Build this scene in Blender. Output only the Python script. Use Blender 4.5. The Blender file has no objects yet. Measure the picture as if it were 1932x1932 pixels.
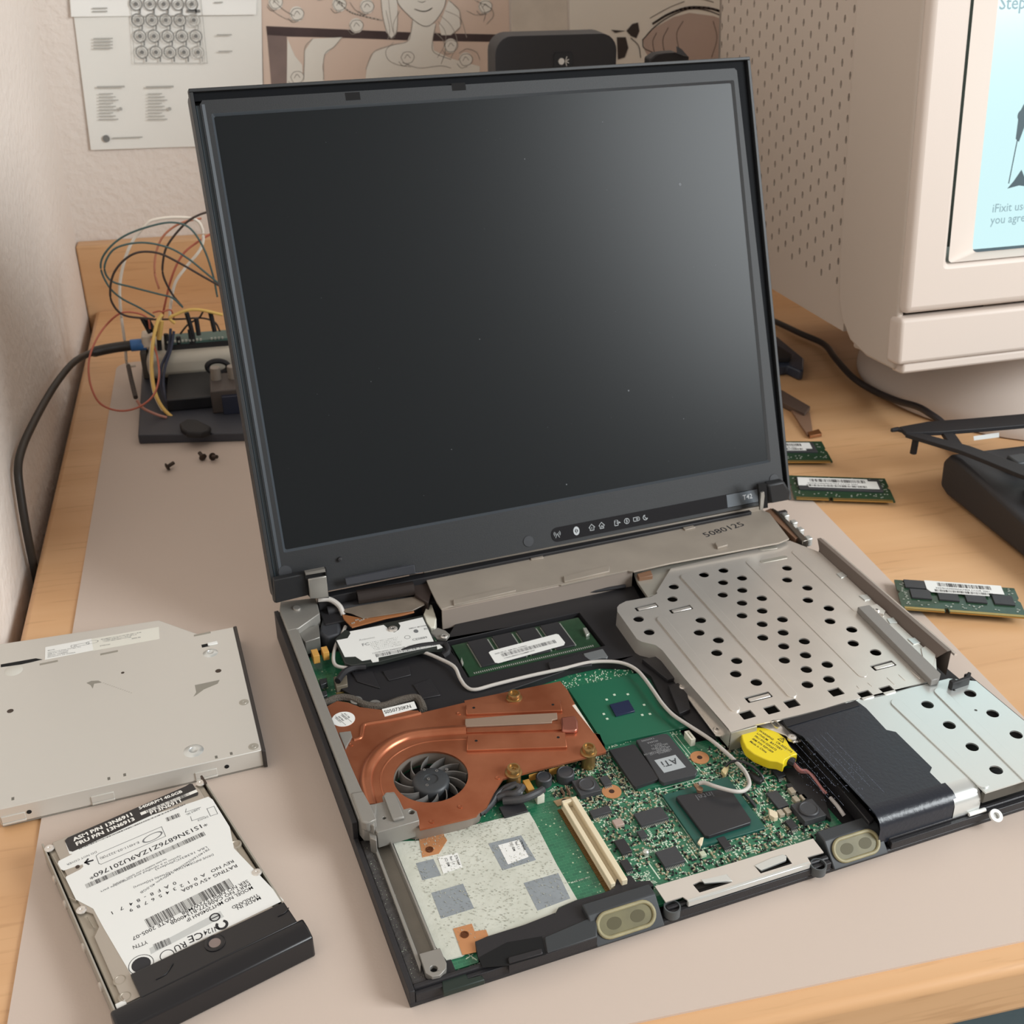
import bpy, bmesh, math, random
import numpy as np
from mathutils import Vector, Matrix, geometry
random.seed(7)
SC = bpy.context.scene
COL = SC.collection
# ---------------------------------------------------------------- measured camera (laptop frame in mm, then room frame)
TH = math.radians(7.8)
def rodr(r):
    r = Vector(r); t = r.length
    return Matrix.Rotation(t, 3, r.normalized())
RC = rodr((2.050091,-0.381917,0.226292))          # laptop frame -> camera (x right, y down, z forward)
CC = Vector((-69.040731,-283.803242,375.028620)); FP = 2176.8798
M3 = Matrix.Rotation(TH, 3, 'Z')                 # laptop frame -> room frame
def ray(px, py): return RC.transposed() @ Vector(((px-966)/FP, (py-966)/FP, 1))
def U(px, py, z=0.0):                            # photo point -> point at height z, laptop frame, mm
    d = ray(px, py); t = (z-CC.z)/d.z
    return CC + d*t
def UR(px, py, z=0.0): return M3 @ U(px, py, z)  # the same in the room frame
def UP(px, py, n, o):                            # photo point on a plane, room frame
    d = M3 @ ray(px, py); c = M3 @ CC; n = Vector(n); o = Vector(o)
    return c + d*((o-c).dot(n)/d.dot(n))
cam = bpy.data.cameras.new('camera'); cam.sensor_width = 36; cam.lens = FP/1932*36
cam.clip_start = .01
cam.dof.use_dof = True; cam.dof.focus_distance = .50; cam.dof.aperture_fstop = 30
co = bpy.data.objects.new('camera', cam); COL.objects.link(co); SC.camera = co
Rw = (M3 @ RC.transposed()) @ Matrix(((1,0,0),(0,-1,0),(0,0,-1)))
co.matrix_world = Matrix.Translation((M3 @ CC)*.001) @ Rw.to_4x4()
# ---------------------------------------------------------------- light
SC.view_settings.view_transform = 'Standard'; SC.view_settings.look = 'None'
SC.view_settings.gamma = 1; SC.view_settings.use_curve_mapping = False
SC.view_settings.exposure = 0.0
W = bpy.data.worlds.new('room_ambience'); SC.world = W; W.use_nodes = True
bg = W.node_tree.nodes['Background']; bg.inputs[0].default_value = (.97,.88,.81,1); bg.inputs[1].default_value = .43
def area(name, loc, target, size, power, color):
    l = bpy.data.lights.new(name, 'AREA'); l.shape = 'RECTANGLE'; l.size, l.size_y = size; l.energy = power; l.color = color
    o = bpy.data.objects.new(name, l); COL.objects.link(o); o.location = loc
    o.rotation_euler = (Vector(target)-Vector(loc)).to_track_quat('-Z', 'Y').to_euler(); return o
area('window_daylight', (1.65,-.78,.98), (.1,.3,.05), (.9,.9), 47, (.93,.98,1))
# ---------------------------------------------------------------- materials
def lin(h):
    c = [int(h[i:i+2],16)/255 for i in (0,2,4)]
    return tuple((x/12.92 if x <= .04045 else ((x+.055)/1.055)**2.4) for x in c)+(1,)
MATS = {}
def mat(name, hexc, rough=.5, metal=0, bump=0, bscale=800, var=0, vscale=60, hex2=None, emit=0, alpha=1, spec=.5, stretch=None, coat=0):
    if name in MATS: return MATS[name]
    m = bpy.data.materials.new(name); MATS[name] = m; m.use_nodes = True
    nt = m.node_tree; b = nt.nodes['Principled BSDF']
    b.inputs['Base Color'].default_value = lin(hexc); b.inputs['Roughness'].default_value = rough
    b.inputs['Metallic'].default_value = metal; b.inputs['Specular IOR Level'].default_value = spec
    b.inputs['Coat Weight'].default_value = coat
    if alpha < 1: b.inputs['Alpha'].default_value = alpha
    if emit: b.inputs['Emission Color'].default_value = lin(hexc); b.inputs['Emission Strength'].default_value = emit
    tc = nt.nodes.new('ShaderNodeTexCoord'); mp = nt.nodes.new('ShaderNodeMapping')
    nt.links.new(tc.outputs['Object'], mp.inputs[0])
    if stretch: mp.inputs['Scale'].default_value = stretch
    if var:
        n = nt.nodes.new('ShaderNodeTexNoise'); n.inputs['Scale'].default_value = vscale; n.inputs['Detail'].default_value = 4
        nt.links.new(mp.outputs[0], n.inputs['Vector'])
        r = nt.nodes.new('ShaderNodeValToRGB'); nt.links.new(n.outputs['Fac'], r.inputs[0])
        r.color_ramp.elements[0].position = .5-.5*(1-var) if hex2 else .3; r.color_ramp.elements[1].position = .72
        a = lin(hexc); c2 = lin(hex2) if hex2 else tuple(x*(1-var) for x in a[:3])+(1,)
        r.color_ramp.elements[0].color = a; r.color_ramp.elements[1].color = c2
        nt.links.new(r.outputs[0], b.inputs['Base Color'])
    if bump:
        n2 = nt.nodes.new('ShaderNodeTexNoise'); n2.inputs['Scale'].default_value = bscale; n2.inputs['Detail'].default_value = 3
        nt.links.new(mp.outputs[0], n2.inputs['Vector'])
        bp = nt.nodes.new('ShaderNodeBump'); bp.inputs['Strength'].default_value = bump; bp.inputs['Distance'].default_value = .001
        nt.links.new(n2.outputs['Fac'], bp.inputs['Height']); nt.links.new(bp.outputs[0], b.inputs['Normal'])
    return m
def wood(name, a, b_, c):
    m = mat(name, a, .42); nt = m.node_tree; b = nt.nodes['Principled BSDF']
    tc = nt.nodes.new('ShaderNodeTexCoord')
    def noise(sc, scale, det=5):
        mp = nt.nodes.new('ShaderNodeMapping'); mp.inputs['Scale'].default_value = sc
        nt.links.new(tc.outputs['Object'], mp.inputs[0])
        n = nt.nodes.new('ShaderNodeTexNoise'); n.inputs['Scale'].default_value = scale; n.inputs['Detail'].default_value = det
        nt.links.new(mp.outputs[0], n.inputs['Vector']); return n
    n1 = noise((.35,5,5), 6); n2 = noise((5,60,60), 4, 2)
    r = nt.nodes.new('ShaderNodeValToRGB'); nt.links.new(n1.outputs['Fac'], r.inputs[0])
    r.color_ramp.elements[0].position = .35; r.color_ramp.elements[0].color = lin(a)
    r.color_ramp.elements[1].position = .7; r.color_ramp.elements[1].color = lin(b_)
    r2 = nt.nodes.new('ShaderNodeValToRGB'); nt.links.new(n2.outputs['Fac'], r2.inputs[0])
    r2.color_ramp.elements[0].position = .6; r2.color_ramp.elements[0].color = (0,0,0,1)
    r2.color_ramp.elements[1].position = .72; r2.color_ramp.elements[1].color = (.45,.45,.45,1)
    mx = nt.nodes.new('ShaderNodeMixRGB'); nt.links.new(r2.outputs[0], mx.inputs[0]); nt.links.new(r.outputs[0], mx.inputs[1])
    mx.inputs[2].default_value = lin(c); nt.links.new(mx.outputs[0], b.inputs['Base Color'])
    return m
BEECH = wood('beech_veneer', 'D7AC80', 'CB9D70', 'B68A60')
def pcbmat():
    m = mat('green_circuit_board', '1F6A4C', .38, coat=.3); nt = m.node_tree; b = nt.nodes['Principled BSDF']
    tc = nt.nodes.new('ShaderNodeTexCoord')
    n = nt.nodes.new('ShaderNodeTexVoronoi'); n.inputs['Scale'].default_value = 420; nt.links.new(tc.outputs['Object'], n.inputs['Vector'])
    n3 = nt.nodes.new('ShaderNodeTexNoise'); n3.inputs['Scale'].default_value = 70; nt.links.new(tc.outputs['Object'], n3.inputs['Vector'])
    r = nt.nodes.new('ShaderNodeValToRGB'); nt.links.new(n.outputs['Distance'], r.inputs[0])
    r.color_ramp.elements[0].position = .12; r.color_ramp.elements[0].color = (1,1,1,1)
    r.color_ramp.elements[1].position = .2; r.color_ramp.elements[1].color = (0,0,0,1)
    r3 = nt.nodes.new('ShaderNodeValToRGB'); nt.links.new(n3.outputs['Fac'], r3.inputs[0])
    r3.color_ramp.elements[0].position = .45; r3.color_ramp.elements[1].position = .55
    mu = nt.nodes.new('ShaderNodeMath'); mu.operation = 'MULTIPLY'; nt.links.new(r.outputs[0], mu.inputs[0]); nt.links.new(r3.outputs[0], mu.inputs[1])
    bk = nt.nodes.new('ShaderNodeTexBrick'); bk.inputs['Scale'].default_value = 160
    bk.inputs['Color1'].default_value = lin('1A6045'); bk.inputs['Color2'].default_value = lin('256F4F'); bk.inputs['Mortar'].default_value = lin('3C7F5C')
    bk.inputs['Mortar Size'].default_value = .012
    nt.links.new(tc.outputs['Object'], bk.inputs['Vector'])
    mx = nt.nodes.new('ShaderNodeMixRGB'); nt.links.new(mu.outputs[0], mx.inputs[0]); nt.links.new(bk.outputs[0], mx.inputs[1])
    mx.inputs[2].default_value = lin('B9C9A8'); nt.links.new(mx.outputs[0], b.inputs['Base Color'])
    return m
PCB = pcbmat()
BLACK = mat('black_plastic', '222124', .5, bump=.15, bscale=1500)
BLACK2 = mat('matte_black_plastic', '1B1A1D', .6)
GLOSSB = mat('glossy_black_plastic', '15161A', .12)
LIDM = mat('soft_touch_black', '191B1E', .55, bump=.1, bscale=2500)
MAGN = mat('grey_magnesium', '918E88', .45, .35, bump=.1, bscale=300)
STEEL = mat('brushed_steel', 'E2DDD6', .32, .68, bump=.02, bscale=40, var=.12, vscale=25)
ALU = mat('bright_steel_cover', 'DADEDC', .3, .7, bump=.02, bscale=30)
STEELB = mat('pale_steel', 'A9A59B', .42, .45)
BEIGE = mat('beige_shield', 'A69C90', .5, .25, bump=.05, bscale=90, var=.15, vscale=40)
COPPER = mat('copper', 'C6805F', .33, .68, bump=.06, bscale=60, var=.5, vscale=38, hex2='9E5A3C')
COPPERF = mat('copper_foil', 'C98F62', .45, .4)
BRASS = mat('brass', 'A8895A', .3, .8)
WHITE = mat('white_label', 'E4E5E2', .55)
INK = mat('black_ink', '26262A', .6)
GREYINK = mat('grey_ink', '6E7072', .6)
SILK = mat('white_silkscreen', 'C4D2BE', .6)
SOLD = mat('solder_tin', 'C9CBC2', .3, .6)
CHIP = mat('chip_epoxy', '3A3B3E', .5, bump=.05)
CHIPD = mat('dark_chip_epoxy', '29292C', .45)
TAN = mat('tan_capacitor', 'C9974C', .45)
CREAM = mat('cream_plastic', 'DCCFB2', .5)
IVORY = mat('ivory_plastic', 'D6D3C4', .5)
YEL = mat('yellow_sleeve', 'E3CC20', .38)
GOLD = mat('gold_contact', 'B79A5E', .3, .8)
WIREW = mat('white_cable', 'BDB8B2', .45)
# ---------------------------------------------------------------- mesh builder (millimetres)
class MB:
    def __init__(s, M=None): s.v = []; s.f = []; s.M = M or Matrix.Identity(4)
    def add(s, vs, fs):
        k = len(s.v); s.v += [tuple(s.M @ Vector(v)) for v in vs]; s.f += [tuple(i+k for i in f) for f in fs]; return s
    def box(s, a, b):
        x0,y0,z0 = a; x1,y1,z1 = b
        return s.add([(x,y,z) for z in (z0,z1) for x,y in ((x0,y0),(x1,y0),(x1,y1),(x0,y1))],
            [(3,2,1,0),(4,5,6,7),(0,1,5,4),(1,2,6,5),(2,3,7,6),(3,0,4,7)])
    def prism(s, poly, z0, z1, holes=()):
        P = [Vector((p[0],p[1],0)) for p in poly]
        H = [[Vector((q[0],q[1],0)) for q in h] for h in holes]
        def ar(L): return sum(L[i].x*L[(i+1)%len(L)].y-L[(i+1)%len(L)].x*L[i].y for i in range(len(L)))
        if ar(P) < 0: P.reverse()
        H = [h if ar(h) < 0 else h[::-1] for h in H]
        loops = [P]+H; flat = [p for l in loops for p in l]; n = len(flat)
        tri = geometry.tessellate_polygon(loops)
        vs = [(p.x,p.y,z0) for p in flat]+[(p.x,p.y,z1) for p in flat]; fs = []
        for t in tri:
            a,b,c = [flat[i] for i in t]
            if (b-a).cross(c-a).z < 0: t = t[::-1]
            fs.append(tuple(i+n for i in t)); fs.append(tuple(t[::-1]))
        k = 0
        for l in loops:
            m = len(l)
            for i in range(m): j = (i+1)%m; fs.append((k+i,k+j,k+j+n,k+i+n))
            k += m
        return s.add(vs, fs)
    def lathe(s, c, prof, n=24, ax=None):            # prof: (r,z)
        vs = []; fs = []; m = len(prof)
        for r,z in prof:
            for i in range(n):
                a = 2*math.pi*i/n; vs.append((c[0]+r*math.cos(a), c[1]+r*math.sin(a), c[2]+z))
        for k in range(m-1):
            for i in range(n): j = (i+1)%n; fs.append((k*n+i,k*n+j,(k+1)*n+j,(k+1)*n+i))
        if prof[0][0] > 1e-6: fs.append(tuple(range(n))[::-1])
        if prof[-1][0] > 1e-6: fs.append(tuple(range((m-1)*n, m*n)))
        return s.add(vs, fs)
    def cyl(s, c, r, h, n=20): return s.lathe(c, [(r,0),(r,h)], n)
    def tube(s, pts, r, n=8, flat=1.0, up=(0,0,1)):
        pts = [Vector(p) for p in pts]; vs = []; fs = []; up = Vector(up); N = len(pts)
        for i,p in enumerate(pts):
            t = (pts[min(i+1,N-1)]-pts[max(i-1,0)]).normalized()
            u = t.cross(up)
            u = u.normalized() if u.length > .05 else t.orthogonal().normalized()
            w = u.cross(t).normalized(); rr = r[i] if isinstance(r,(list,tuple)) else r
            for k in range(n):
                a = 2*math.pi*k/n; vs.append(p+u*(rr*math.cos(a))+w*(rr*flat*math.sin(a)))
        for i in range(N-1):
            for k in range(n): j = (k+1)%n; fs.append((i*n+k,i*n+j,(i+1)*n+j,(i+1)*n+k))
        fs.append(tuple(range(n))[::-1]); fs.append(tuple(range((N-1)*n,N*n)))
        return s.add(vs, fs)
    def sheet(s, rows, th=0):                        # grid surface, rows of points
        nr = len(rows); nc = len(rows[0]); vs = [p for r in rows for p in r]; fs = []
        for i in range(nr-1):
            for j in range(nc-1): a = i*nc+j; fs.append((a,a+1,a+nc+1,a+nc))
        if th:
            k = len(vs); vs += [(p[0],p[1],p[2]-th) for p in vs]
            fs += [tuple(q+k for q in f[::-1]) for f in fs[:]]
            rim = [j for j in range(nc)]+[i*nc+nc-1 for i in range(1,nr)]+[(nr-1)*nc+j for j in range(nc-2,-1,-1)]+[i*nc for i in range(nr-2,0,-1)]
            for a,b in zip(rim, rim[1:]+rim[:1]): fs.append((b,a,a+k,b+k))
        return s.add(vs, fs)
    def text(s, t, size, x, y, z=0, rot=0, sx=1, just='LEFT'):
        vs, fs = glyphs(t, just); c, q = math.cos(rot), math.sin(rot)
        return s.add([(x+size*(c*a*sx-q*b), y+size*(q*a*sx+c*b), z) for a,b in vs], fs)
    def bars(s, x, y, w, h, z=0, n=40, seed=1):
        rr = random.Random(seed); p = 0; st = w/n
        for i in range(n):
            ww = st*rr.choice((.3,.3,.55,.75)); s.quad(x+p, y, x+p+ww, y+h, z); p += st
        return s
    def quad(s, x0, y0, x1, y1, z): return s.add([(x0,y0,z),(x1,y0,z),(x1,y1,z),(x0,y1,z)], [(0,1,2,3)])
    def line(s, pts, w, z, closed=False):
        P = [Vector((p[0],p[1])) for p in pts]; n = len(P)
        for i in range(n if closed else n-1):
            a = P[i]; b = P[(i+1)%n]; d = b-a
            if d.length < 1e-6: continue
            d.normalize(); q = Vector((-d.y,d.x))*w/2; e = d*w/2
            A = a-e; B = b+e
            s.add([(*(A-q),z),(*(B-q),z),(*(B+q),z),(*(A+q),z)], [(0,1,2,3)])
        return s
    def ring(s, x, y, r, w, z, n=24, sy=1, a0=0, a1=2*math.pi):
        vs = []; fs = []
        for i in range(n+1):
            a = a0+(a1-a0)*i/n
            for q in (r-w/2, r+w/2): vs.append((x+q*math.cos(a), y+q*sy*math.sin(a), z))
        for i in range(n): fs.append((2*i,2*i+1,2*i+3,2*i+2))
        return s.add(vs, fs)
    def disc(s, x, y, r, z, n=20, sy=1): return s.add([(x+r*math.cos(2*math.pi*i/n), y+sy*r*math.sin(2*math.pi*i/n), z) for i in range(n)], [tuple(range(n))])
GC = {}
def glyphs(t, just):
    if (t,just) not in GC:
        cu = bpy.data.curves.new('t', 'FONT'); cu.body = t; cu.align_x = just; cu.resolution_u = 2; cu.offset = .007
        o = bpy.data.objects.new('t', cu); COL.objects.link(o)
        dg = bpy.context.evaluated_depsgraph_get(); dg.update(); me = o.evaluated_get(dg).to_mesh()
        vs = [(v.co.x, v.co.y) for v in me.vertices]; fs = [tuple(p.vertices) for p in me.polygons]
        bpy.data.objects.remove(o); bpy.data.curves.remove(cu); GC[(t,just)] = (vs, fs)
    return GC[(t,just)]
def obj(name, mb, m, parent=None, bevel=0, smooth=35, seg=2, label=None, loc=None):
    while parent and parent.parent and parent.parent.parent: parent = parent.parent   # thing > part > sub-part, no deeper
    me = bpy.data.meshes.new(name); off = Vector(loc or (0,0,0))
    me.from_pydata([tuple((Vector(v)-off)*.001) for v in mb.v], [], mb.f); me.validate(); me.update()
    for x in (m if isinstance(m, list) else [m]): me.materials.append(x)
    if smooth:
        me.polygons.foreach_set('use_smooth', [True]*len(me.polygons)); me.set_sharp_from_angle(angle=math.radians(smooth))
    o = bpy.data.objects.new(name, me); COL.objects.link(o)
    if loc: o.location = off*.001
    if parent: o.parent = parent
    if bevel:
        b = o.modifiers.new('bevel', 'BEVEL'); b.width = bevel*.001; b.segments = seg; b.limit_method = 'ANGLE'; b.angle_limit = math.radians(40)
    if label: o['label'] = label
    return o
def thing(name, label, cat, loc=(0,0,0), rot=(0,0,0), group=None):
    o = bpy.data.objects.new(name, None); COL.objects.link(o); o.location = Vector(loc)*.001; o.rotation_euler = rot
    o.empty_display_size = .01; return tag(o, label, cat, group)
def tag(o, label, cat, group=None):
    o['label'] = label; o['category'] = cat
    if group: o['group'] = group
    return o
def struct(name, mb, m, **k): o = obj(name, mb, m, **k); o['kind'] = 'structure'; return o
def circ(x, y, r, n=20, sy=1): return [(x+r*math.cos(2*math.pi*i/n), y+sy*r*math.sin(2*math.pi*i/n)) for i in range(n)]
def rrect(x0, y0, x1, y1, r, n=5):
    out = []
    for cx,cy,a in ((x1-r,y1-r,0),(x0+r,y1-r,90),(x0+r,y0+r,180),(x1-r,y0+r,270)):
        for i in range(n+1): b = math.radians(a+90*i/n); out.append((cx+r*math.cos(b), cy+r*math.sin(b)))
    return out
def stadium(a, b, r, n=8):
    a = Vector(a[:2]); b = Vector(b[:2]); t = math.atan2(b.y-a.y, b.x-a.x); out = []
    for c,o in ((b,-90),(a,90)):
        for i in range(n+1): q = t+math.radians(o+180*i/n); out.append((c.x+r*math.cos(q), c.y+r*math.sin(q)))
    return out
def spl(pts, n=8):                                   # smooth curve through points
    P = [Vector(p) for p in pts]; P = [P[0]*2-P[1]]+P+[P[-1]*2-P[-2]]; out = []
    for i in range(1, len(P)-2):
        a,b,c,d = P[i-1:i+3]
        for k in range(n):
            t = k/n; out.append(.5*((2*b)+(c-a)*t+(2*a-5*b+4*c-d)*t*t+(3*b-a-3*c+d)*t**3))
    return out+[P[-2]]
def frame(o, x, up=(0,0,1)):                         # local frame: origin, x direction, z = up
    x = Vector(x).normalized(); z = Vector(up).normalized(); y = z.cross(x).normalized()
    m = Matrix((x, y, z)).transposed().to_4x4(); m.translation = Vector(o); return m
# ================================================================ THE SETTING
PLASTER = mat('rough_painted_plaster', 'E5DBD2', .8, bump=1, bscale=130); PLASTER.node_tree.nodes['Bump'].inputs['Distance'].default_value = .0016
CARPET = mat('blue_grey_floor', '5E7076', .8, bump=.3, bscale=200)
ORG = Vector((0,0,0))
struct('wall_back', MB().box((-202,877,-740), (1900,890,1500)), PLASTER)
struct('wall_left', MB().box((-202,-1400,-740), (-184.5,877,1500)), PLASTER)
struct('floor', MB().box((-202,-1400,-760), (1900,890,-740)), CARPET)
desk = thing('desk', 'beech veneer desk with a wooden upstand board along the wall', 'desk', (0,0,-740))
def up740(mb): mb.v = [(x,y,z+740) for x,y,z in mb.v]; return mb
obj('desk_top', up740(MB().box((-176,-36,-29.5), (1500,857,-1.2))), BEECH, desk, bevel=4, seg=3)
obj('back_board', up740(MB().box((-184,857,-29), (1500,876,63))), BEECH, desk, bevel=2)
for x in (-150, 1440): obj('side_panel', up740(MB().box((x,30,-740), (x+22,840,-29.6))), BEECH, desk, bevel=1)
MATM = mat('frosted_desk_mat', 'C7B7AB', .55, bump=.05, bscale=900)
mp_ = [(p[0],p[1]) for p in rrect(-147,-25,330,706,14)]
dm = obj('desk_mat', MB().prism(mp_, -1.2, -.1), MATM); tag(dm, 'frosted grey-pink desk mat with rounded corners under the laptop', 'desk mat')
# ================================================================ PAPERS ON THE WALL
FW = frame((0,876.6,0), (1,0,0), (0,-1,0))          # local x = along wall, y = up, z = towards the room
def on(F, px, py, z=0):
    o = F @ Vector((0,0,z)); n = F.to_3x3() @ Vector((0,0,1)); q = F.inverted() @ UP(px, py, n, o); return (q.x, q.y)
def W(pts, z=0): return [on(FW, x, y, z) for x,y in pts]
PAPER = mat('white_paper', 'EAE9E3', .75); PAPER2 = mat('folded_white_paper', 'F2F2EE', .75)
sheet = thing('paper_sheet', 'creased white sheet printed with rows of ringed dots taped to the wall', 'paper', (0,870,200))
def wob(px0, py0, px1, py1, poly, off, name, m, nx=14, ny=14, lift=5, par=None, base=(0,870,200)):
    q = [Vector(v) for v in W(poly)]; rows = []      # poly: TL TR BR BL
    for i in range(ny+1):
        b = i/ny; row = []
        for j in range(nx+1):
            a = j/nx; p = (q[0]*(1-a)+q[1]*a)*(1-b)+(q[3]*(1-a)+q[2]*a)*b
            l = off+lift*b*b*(.6+.4*math.cos(6*a+b))+.5*math.sin(9*a)*math.sin(7*b)
            row.append((p.x-base[0], 876.6-l-base[1], p.y-base[2]))
        rows.append(row)
    return obj(name, MB().sheet(rows), m, par)
wob(0,0,0,0, [(128,-60),(492,-60),(497,272),(172,282)], 1.2, 'sheet', PAPER, lift=1.6, par=sheet)
wob(0,0,0,0, [(128,-60),(486,-60),(483,27),(135,31)], 2.4, 'folded_flap', PAPER2, lift=.8, par=sheet)
def wall_mb(off): return MB(Matrix.Translation(-Vector((0,870,200))) @ FW @ Matrix.Translation((0,0,off)))
RW = mat('grey_print', '7A7A78', .8); RW2 = mat('faint_print', 'AEADA8', .8); RW3 = mat('dark_print', '4A4848', .8)
g = wall_mb(3.9); lt = wall_mb(3.9)
for r in range(-1,4):
    for c in range(5):
        x = 260.5+c*26.3+r*3.9-3.9; y = 37+(r-1)*30.2; p = on(FW, x, y)
        fade = (c == 4 and r in (1,3)); t = lt if fade else g
        t.ring(p[0], p[1], 5.2, .9, 0); lt.ring(p[0], p[1], 3.3, .7, 0, sy=.8); g.disc(p[0], p[1], 1.7, 0)
        t.line(W([(x+8,y+11),(x+8,y+17)]), 1.2, 0)
lt.line(W([(246,-10),(254,118),(391,118),(378,-10)]), .5, 0)
for (x,y,w,n) in ((176,15,26,2),(178,72,34,4),(410,65,26,1),(413,96,24,1),(405,4,14,1)):
    for k in range(n): lt.line(W([(x,y+k*6),(x+w,y+k*6-.5)]), 1.1, 0)
for (x,y) in ((188,176),(280,176)):
    lt.line(W([(x-3,y-13),(x+46,y-14)]), 1.6, 0)
    for k in range(9): lt.line(W([(x,y+k*6),(x+25+(k%3)*5,y+k*6-.5)]), .9, 0)
    lt.disc(*on(FW,x+40,y+28), 1.6, 0)
lt.line(W([(214,259),(268,257)]), 1.1, 0); lg0 = wall_mb(3.9); lg0.disc(*on(FW,201,260), 3.2, 0); obj('printed_emblem', lg0, RW, sheet, smooth=0)
g.line(W([(355,20),(375,20)]), 2.4, 0)
obj('printing', g, RW, sheet, smooth=0); obj('faint_printing', lt, RW2, sheet, smooth=0)
lt2 = wall_mb(3.2)
PEACH = mat('peach_paper', 'D8C2B2', .75); CREAMP = mat('cream_paper', 'E4DFD4', .75); BEIGEP = mat('beige_paper', 'CFBFAF', .75)
LINE = mat('pencil_grey', 'ADA69D', .8); DARKB = mat('dark_brown_wash', '4E3F3E', .8, var=.4, vscale=30); WASH = mat('grey_brown_wash', '8A7872', .8, var=.4, vscale=20)
FIG = mat('figure_white', 'E2DED4', .8)
def poster(name, label, cat, poly, m, base_off=.6):
    t = thing(name, label, cat, (0,870,200)); obj('sheet', MB(wall_mb(0).M).prism(W(poly), 0, base_off), m, t); return t
P1 = poster('poster', 'peach poster with a pale line drawing of a woman and a dark beam', 'poster', [(491,-60),(958,-60),(966,260),(500,245)], PEACH)
def layer(par, z, m, name, polys=(), lines=(), rings=(), discs=()):
    mb = wall_mb(z)
    for k,p in enumerate(polys): mb.add([(*q,.02*k) for q in W(p)], [tuple(range(len(p)))])
    for w,p in lines: mb.line([v[:2] for v in spl([(*q,0) for q in W(p)], 5)] if len(p) > 2 else W(p), w, 0)
    for x,y,r,w in rings: mb.ring(*on(FW,x,y), r, w, 0)
    for x,y,r in discs: mb.disc(*on(FW,x,y), r, 0)
    return obj(name, mb, m, par, smooth=0)
layer(P1, .8, DARKB, 'dark_beam', [[(502,49),(640,55),(800,62),(950,65),(950,79),(800,77),(640,71),(504,68)]])
layer(P1, .85, WASH, 'beam_post', [[(504,66),(541,68),(541,160),(512,160)]])
layer(P1, .9, FIG, 'figure', [
    [(745,-20),(843,-20),(838,12),(826,33),(812,47),(800,49),(786,42),(768,26),(752,8)],
    [(778,38),(822,45),(816,75),(818,95),(850,110),(905,125),(905,160),(688,160),(692,125),(705,98),(740,85),(768,78),(775,60)],
    [(590,73),(645,70),(630,88),(612,104),(608,125),(612,160),(572,160),(574,120),(575,95)],
    [(542,72),(556,105),(570,122),(572,160),(541,160)],
    [(718,-20),(748,-20),(750,30),(748,62),(738,72),(728,60),(722,30)],
    [(846,0),(866,20),(868,50),(850,66),(832,66),(828,48)]])
FL = [(692,12),(560,26),(768,108),(915,12),(672,48),(560,145),(878,112),(520,4),(640,8),(850,86)]
fl = []
for i,(x,y) in enumerate(FL):
    fl += [(.5,[(x-12,y),(x-6,y-9),(x+6,y-10),(x+13,y-2),(x+8,y+9),(x-5,y+11),(x-12,y)]), (.5,[(x-5,y+2),(x,y-5),(x+6,y+1)]), (.5,[(x-16,y+8),(x-8,y+16),(x+3,y+13)])]
layer(P1, 1.0, FIG, 'blossoms', discs=[(x,y,6.5) for x,y in FL])
layer(P1, 1.1, LINE, 'drawing_lines', lines=fl+[
    (.7,[(745,-12),(752,8),(768,26),(786,42),(800,49),(812,47),(826,33),(838,12),(843,-12)]), (.9,[(782,17),(795,21),(806,20),(815,15)]),
    (.5,[(788,2),(796,4),(802,2)]), (.6,[(778,38),(775,60),(768,78),(740,85),(705,98),(690,130)]), (.6,[(822,45),(816,75),(818,98),(850,112)]),
    (.6,[(718,-10),(722,30),(730,60),(738,73),(748,58),(750,20)]), (.5,[(732,-10),(736,30),(741,60)]), (.6,[(846,0),(866,20),(868,50),(850,66)]),
    (.5,[(742,80),(728,95),(732,112),(750,122),(775,126)]), (.6,[(515,0),(535,18),(555,30)]), (1.0,[(635,2),(660,22),(685,30),(720,38)]),
    (.5,[(826,40),(840,60),(838,85),(825,108)]), (.5,[(832,30),(852,50),(862,80),(850,110)]), (.5,[(840,20),(868,35),(880,70)]), (.5,[(754,20),(742,45),(744,70)]), (.5,[(728,20),(735,55),(731,75)]), (.6,[(760,118),(790,128),(830,124),(850,128)]), (.5,[(660,4),(672,20),(690,28)]), (.5,[(505,8),(520,24),(548,38),(570,36)]), (.5,[(880,20),(900,28),(925,20)]), (.6,[(866,100),(880,92),(898,98),(905,112)]), (.9,[(600,0),(625,-4),(650,8)]), (.6,[(590,73),(576,88),(574,120),(573,150)]), (.6,[(645,70),(630,88),(612,104),(610,150)]),
    (.6,[(820,60),(835,75),(840,95),(832,120)]), (.6,[(895,0),(925,15),(930,30),(918,45)]), (.5,[(905,5),(915,25),(912,40)])])
P2 = poster('drawing_paper', 'plain textured cream drawing paper between the two posters', 'drawing paper', [(962,-60),(1068,-60),(1077,255),(970,260)], mat('textured_cream_paper', 'D5CCBF', .8, var=.12, vscale=60), .5)
P3 = poster('poster', 'cream poster with a pink ink eye drawn in curved black lines', 'poster', [(1072,-60),(1420,-60),(1420,240),(1080,250)], CREAMP)
layer(P3, .8, mat('pink_wash', 'B7A398', .8), 'eye_wash', [[(1212,74),(1235,52),(1270,32),(1300,24),(1345,30),(1385,44),(1385,120),(1230,120),(1216,95)]])
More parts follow.
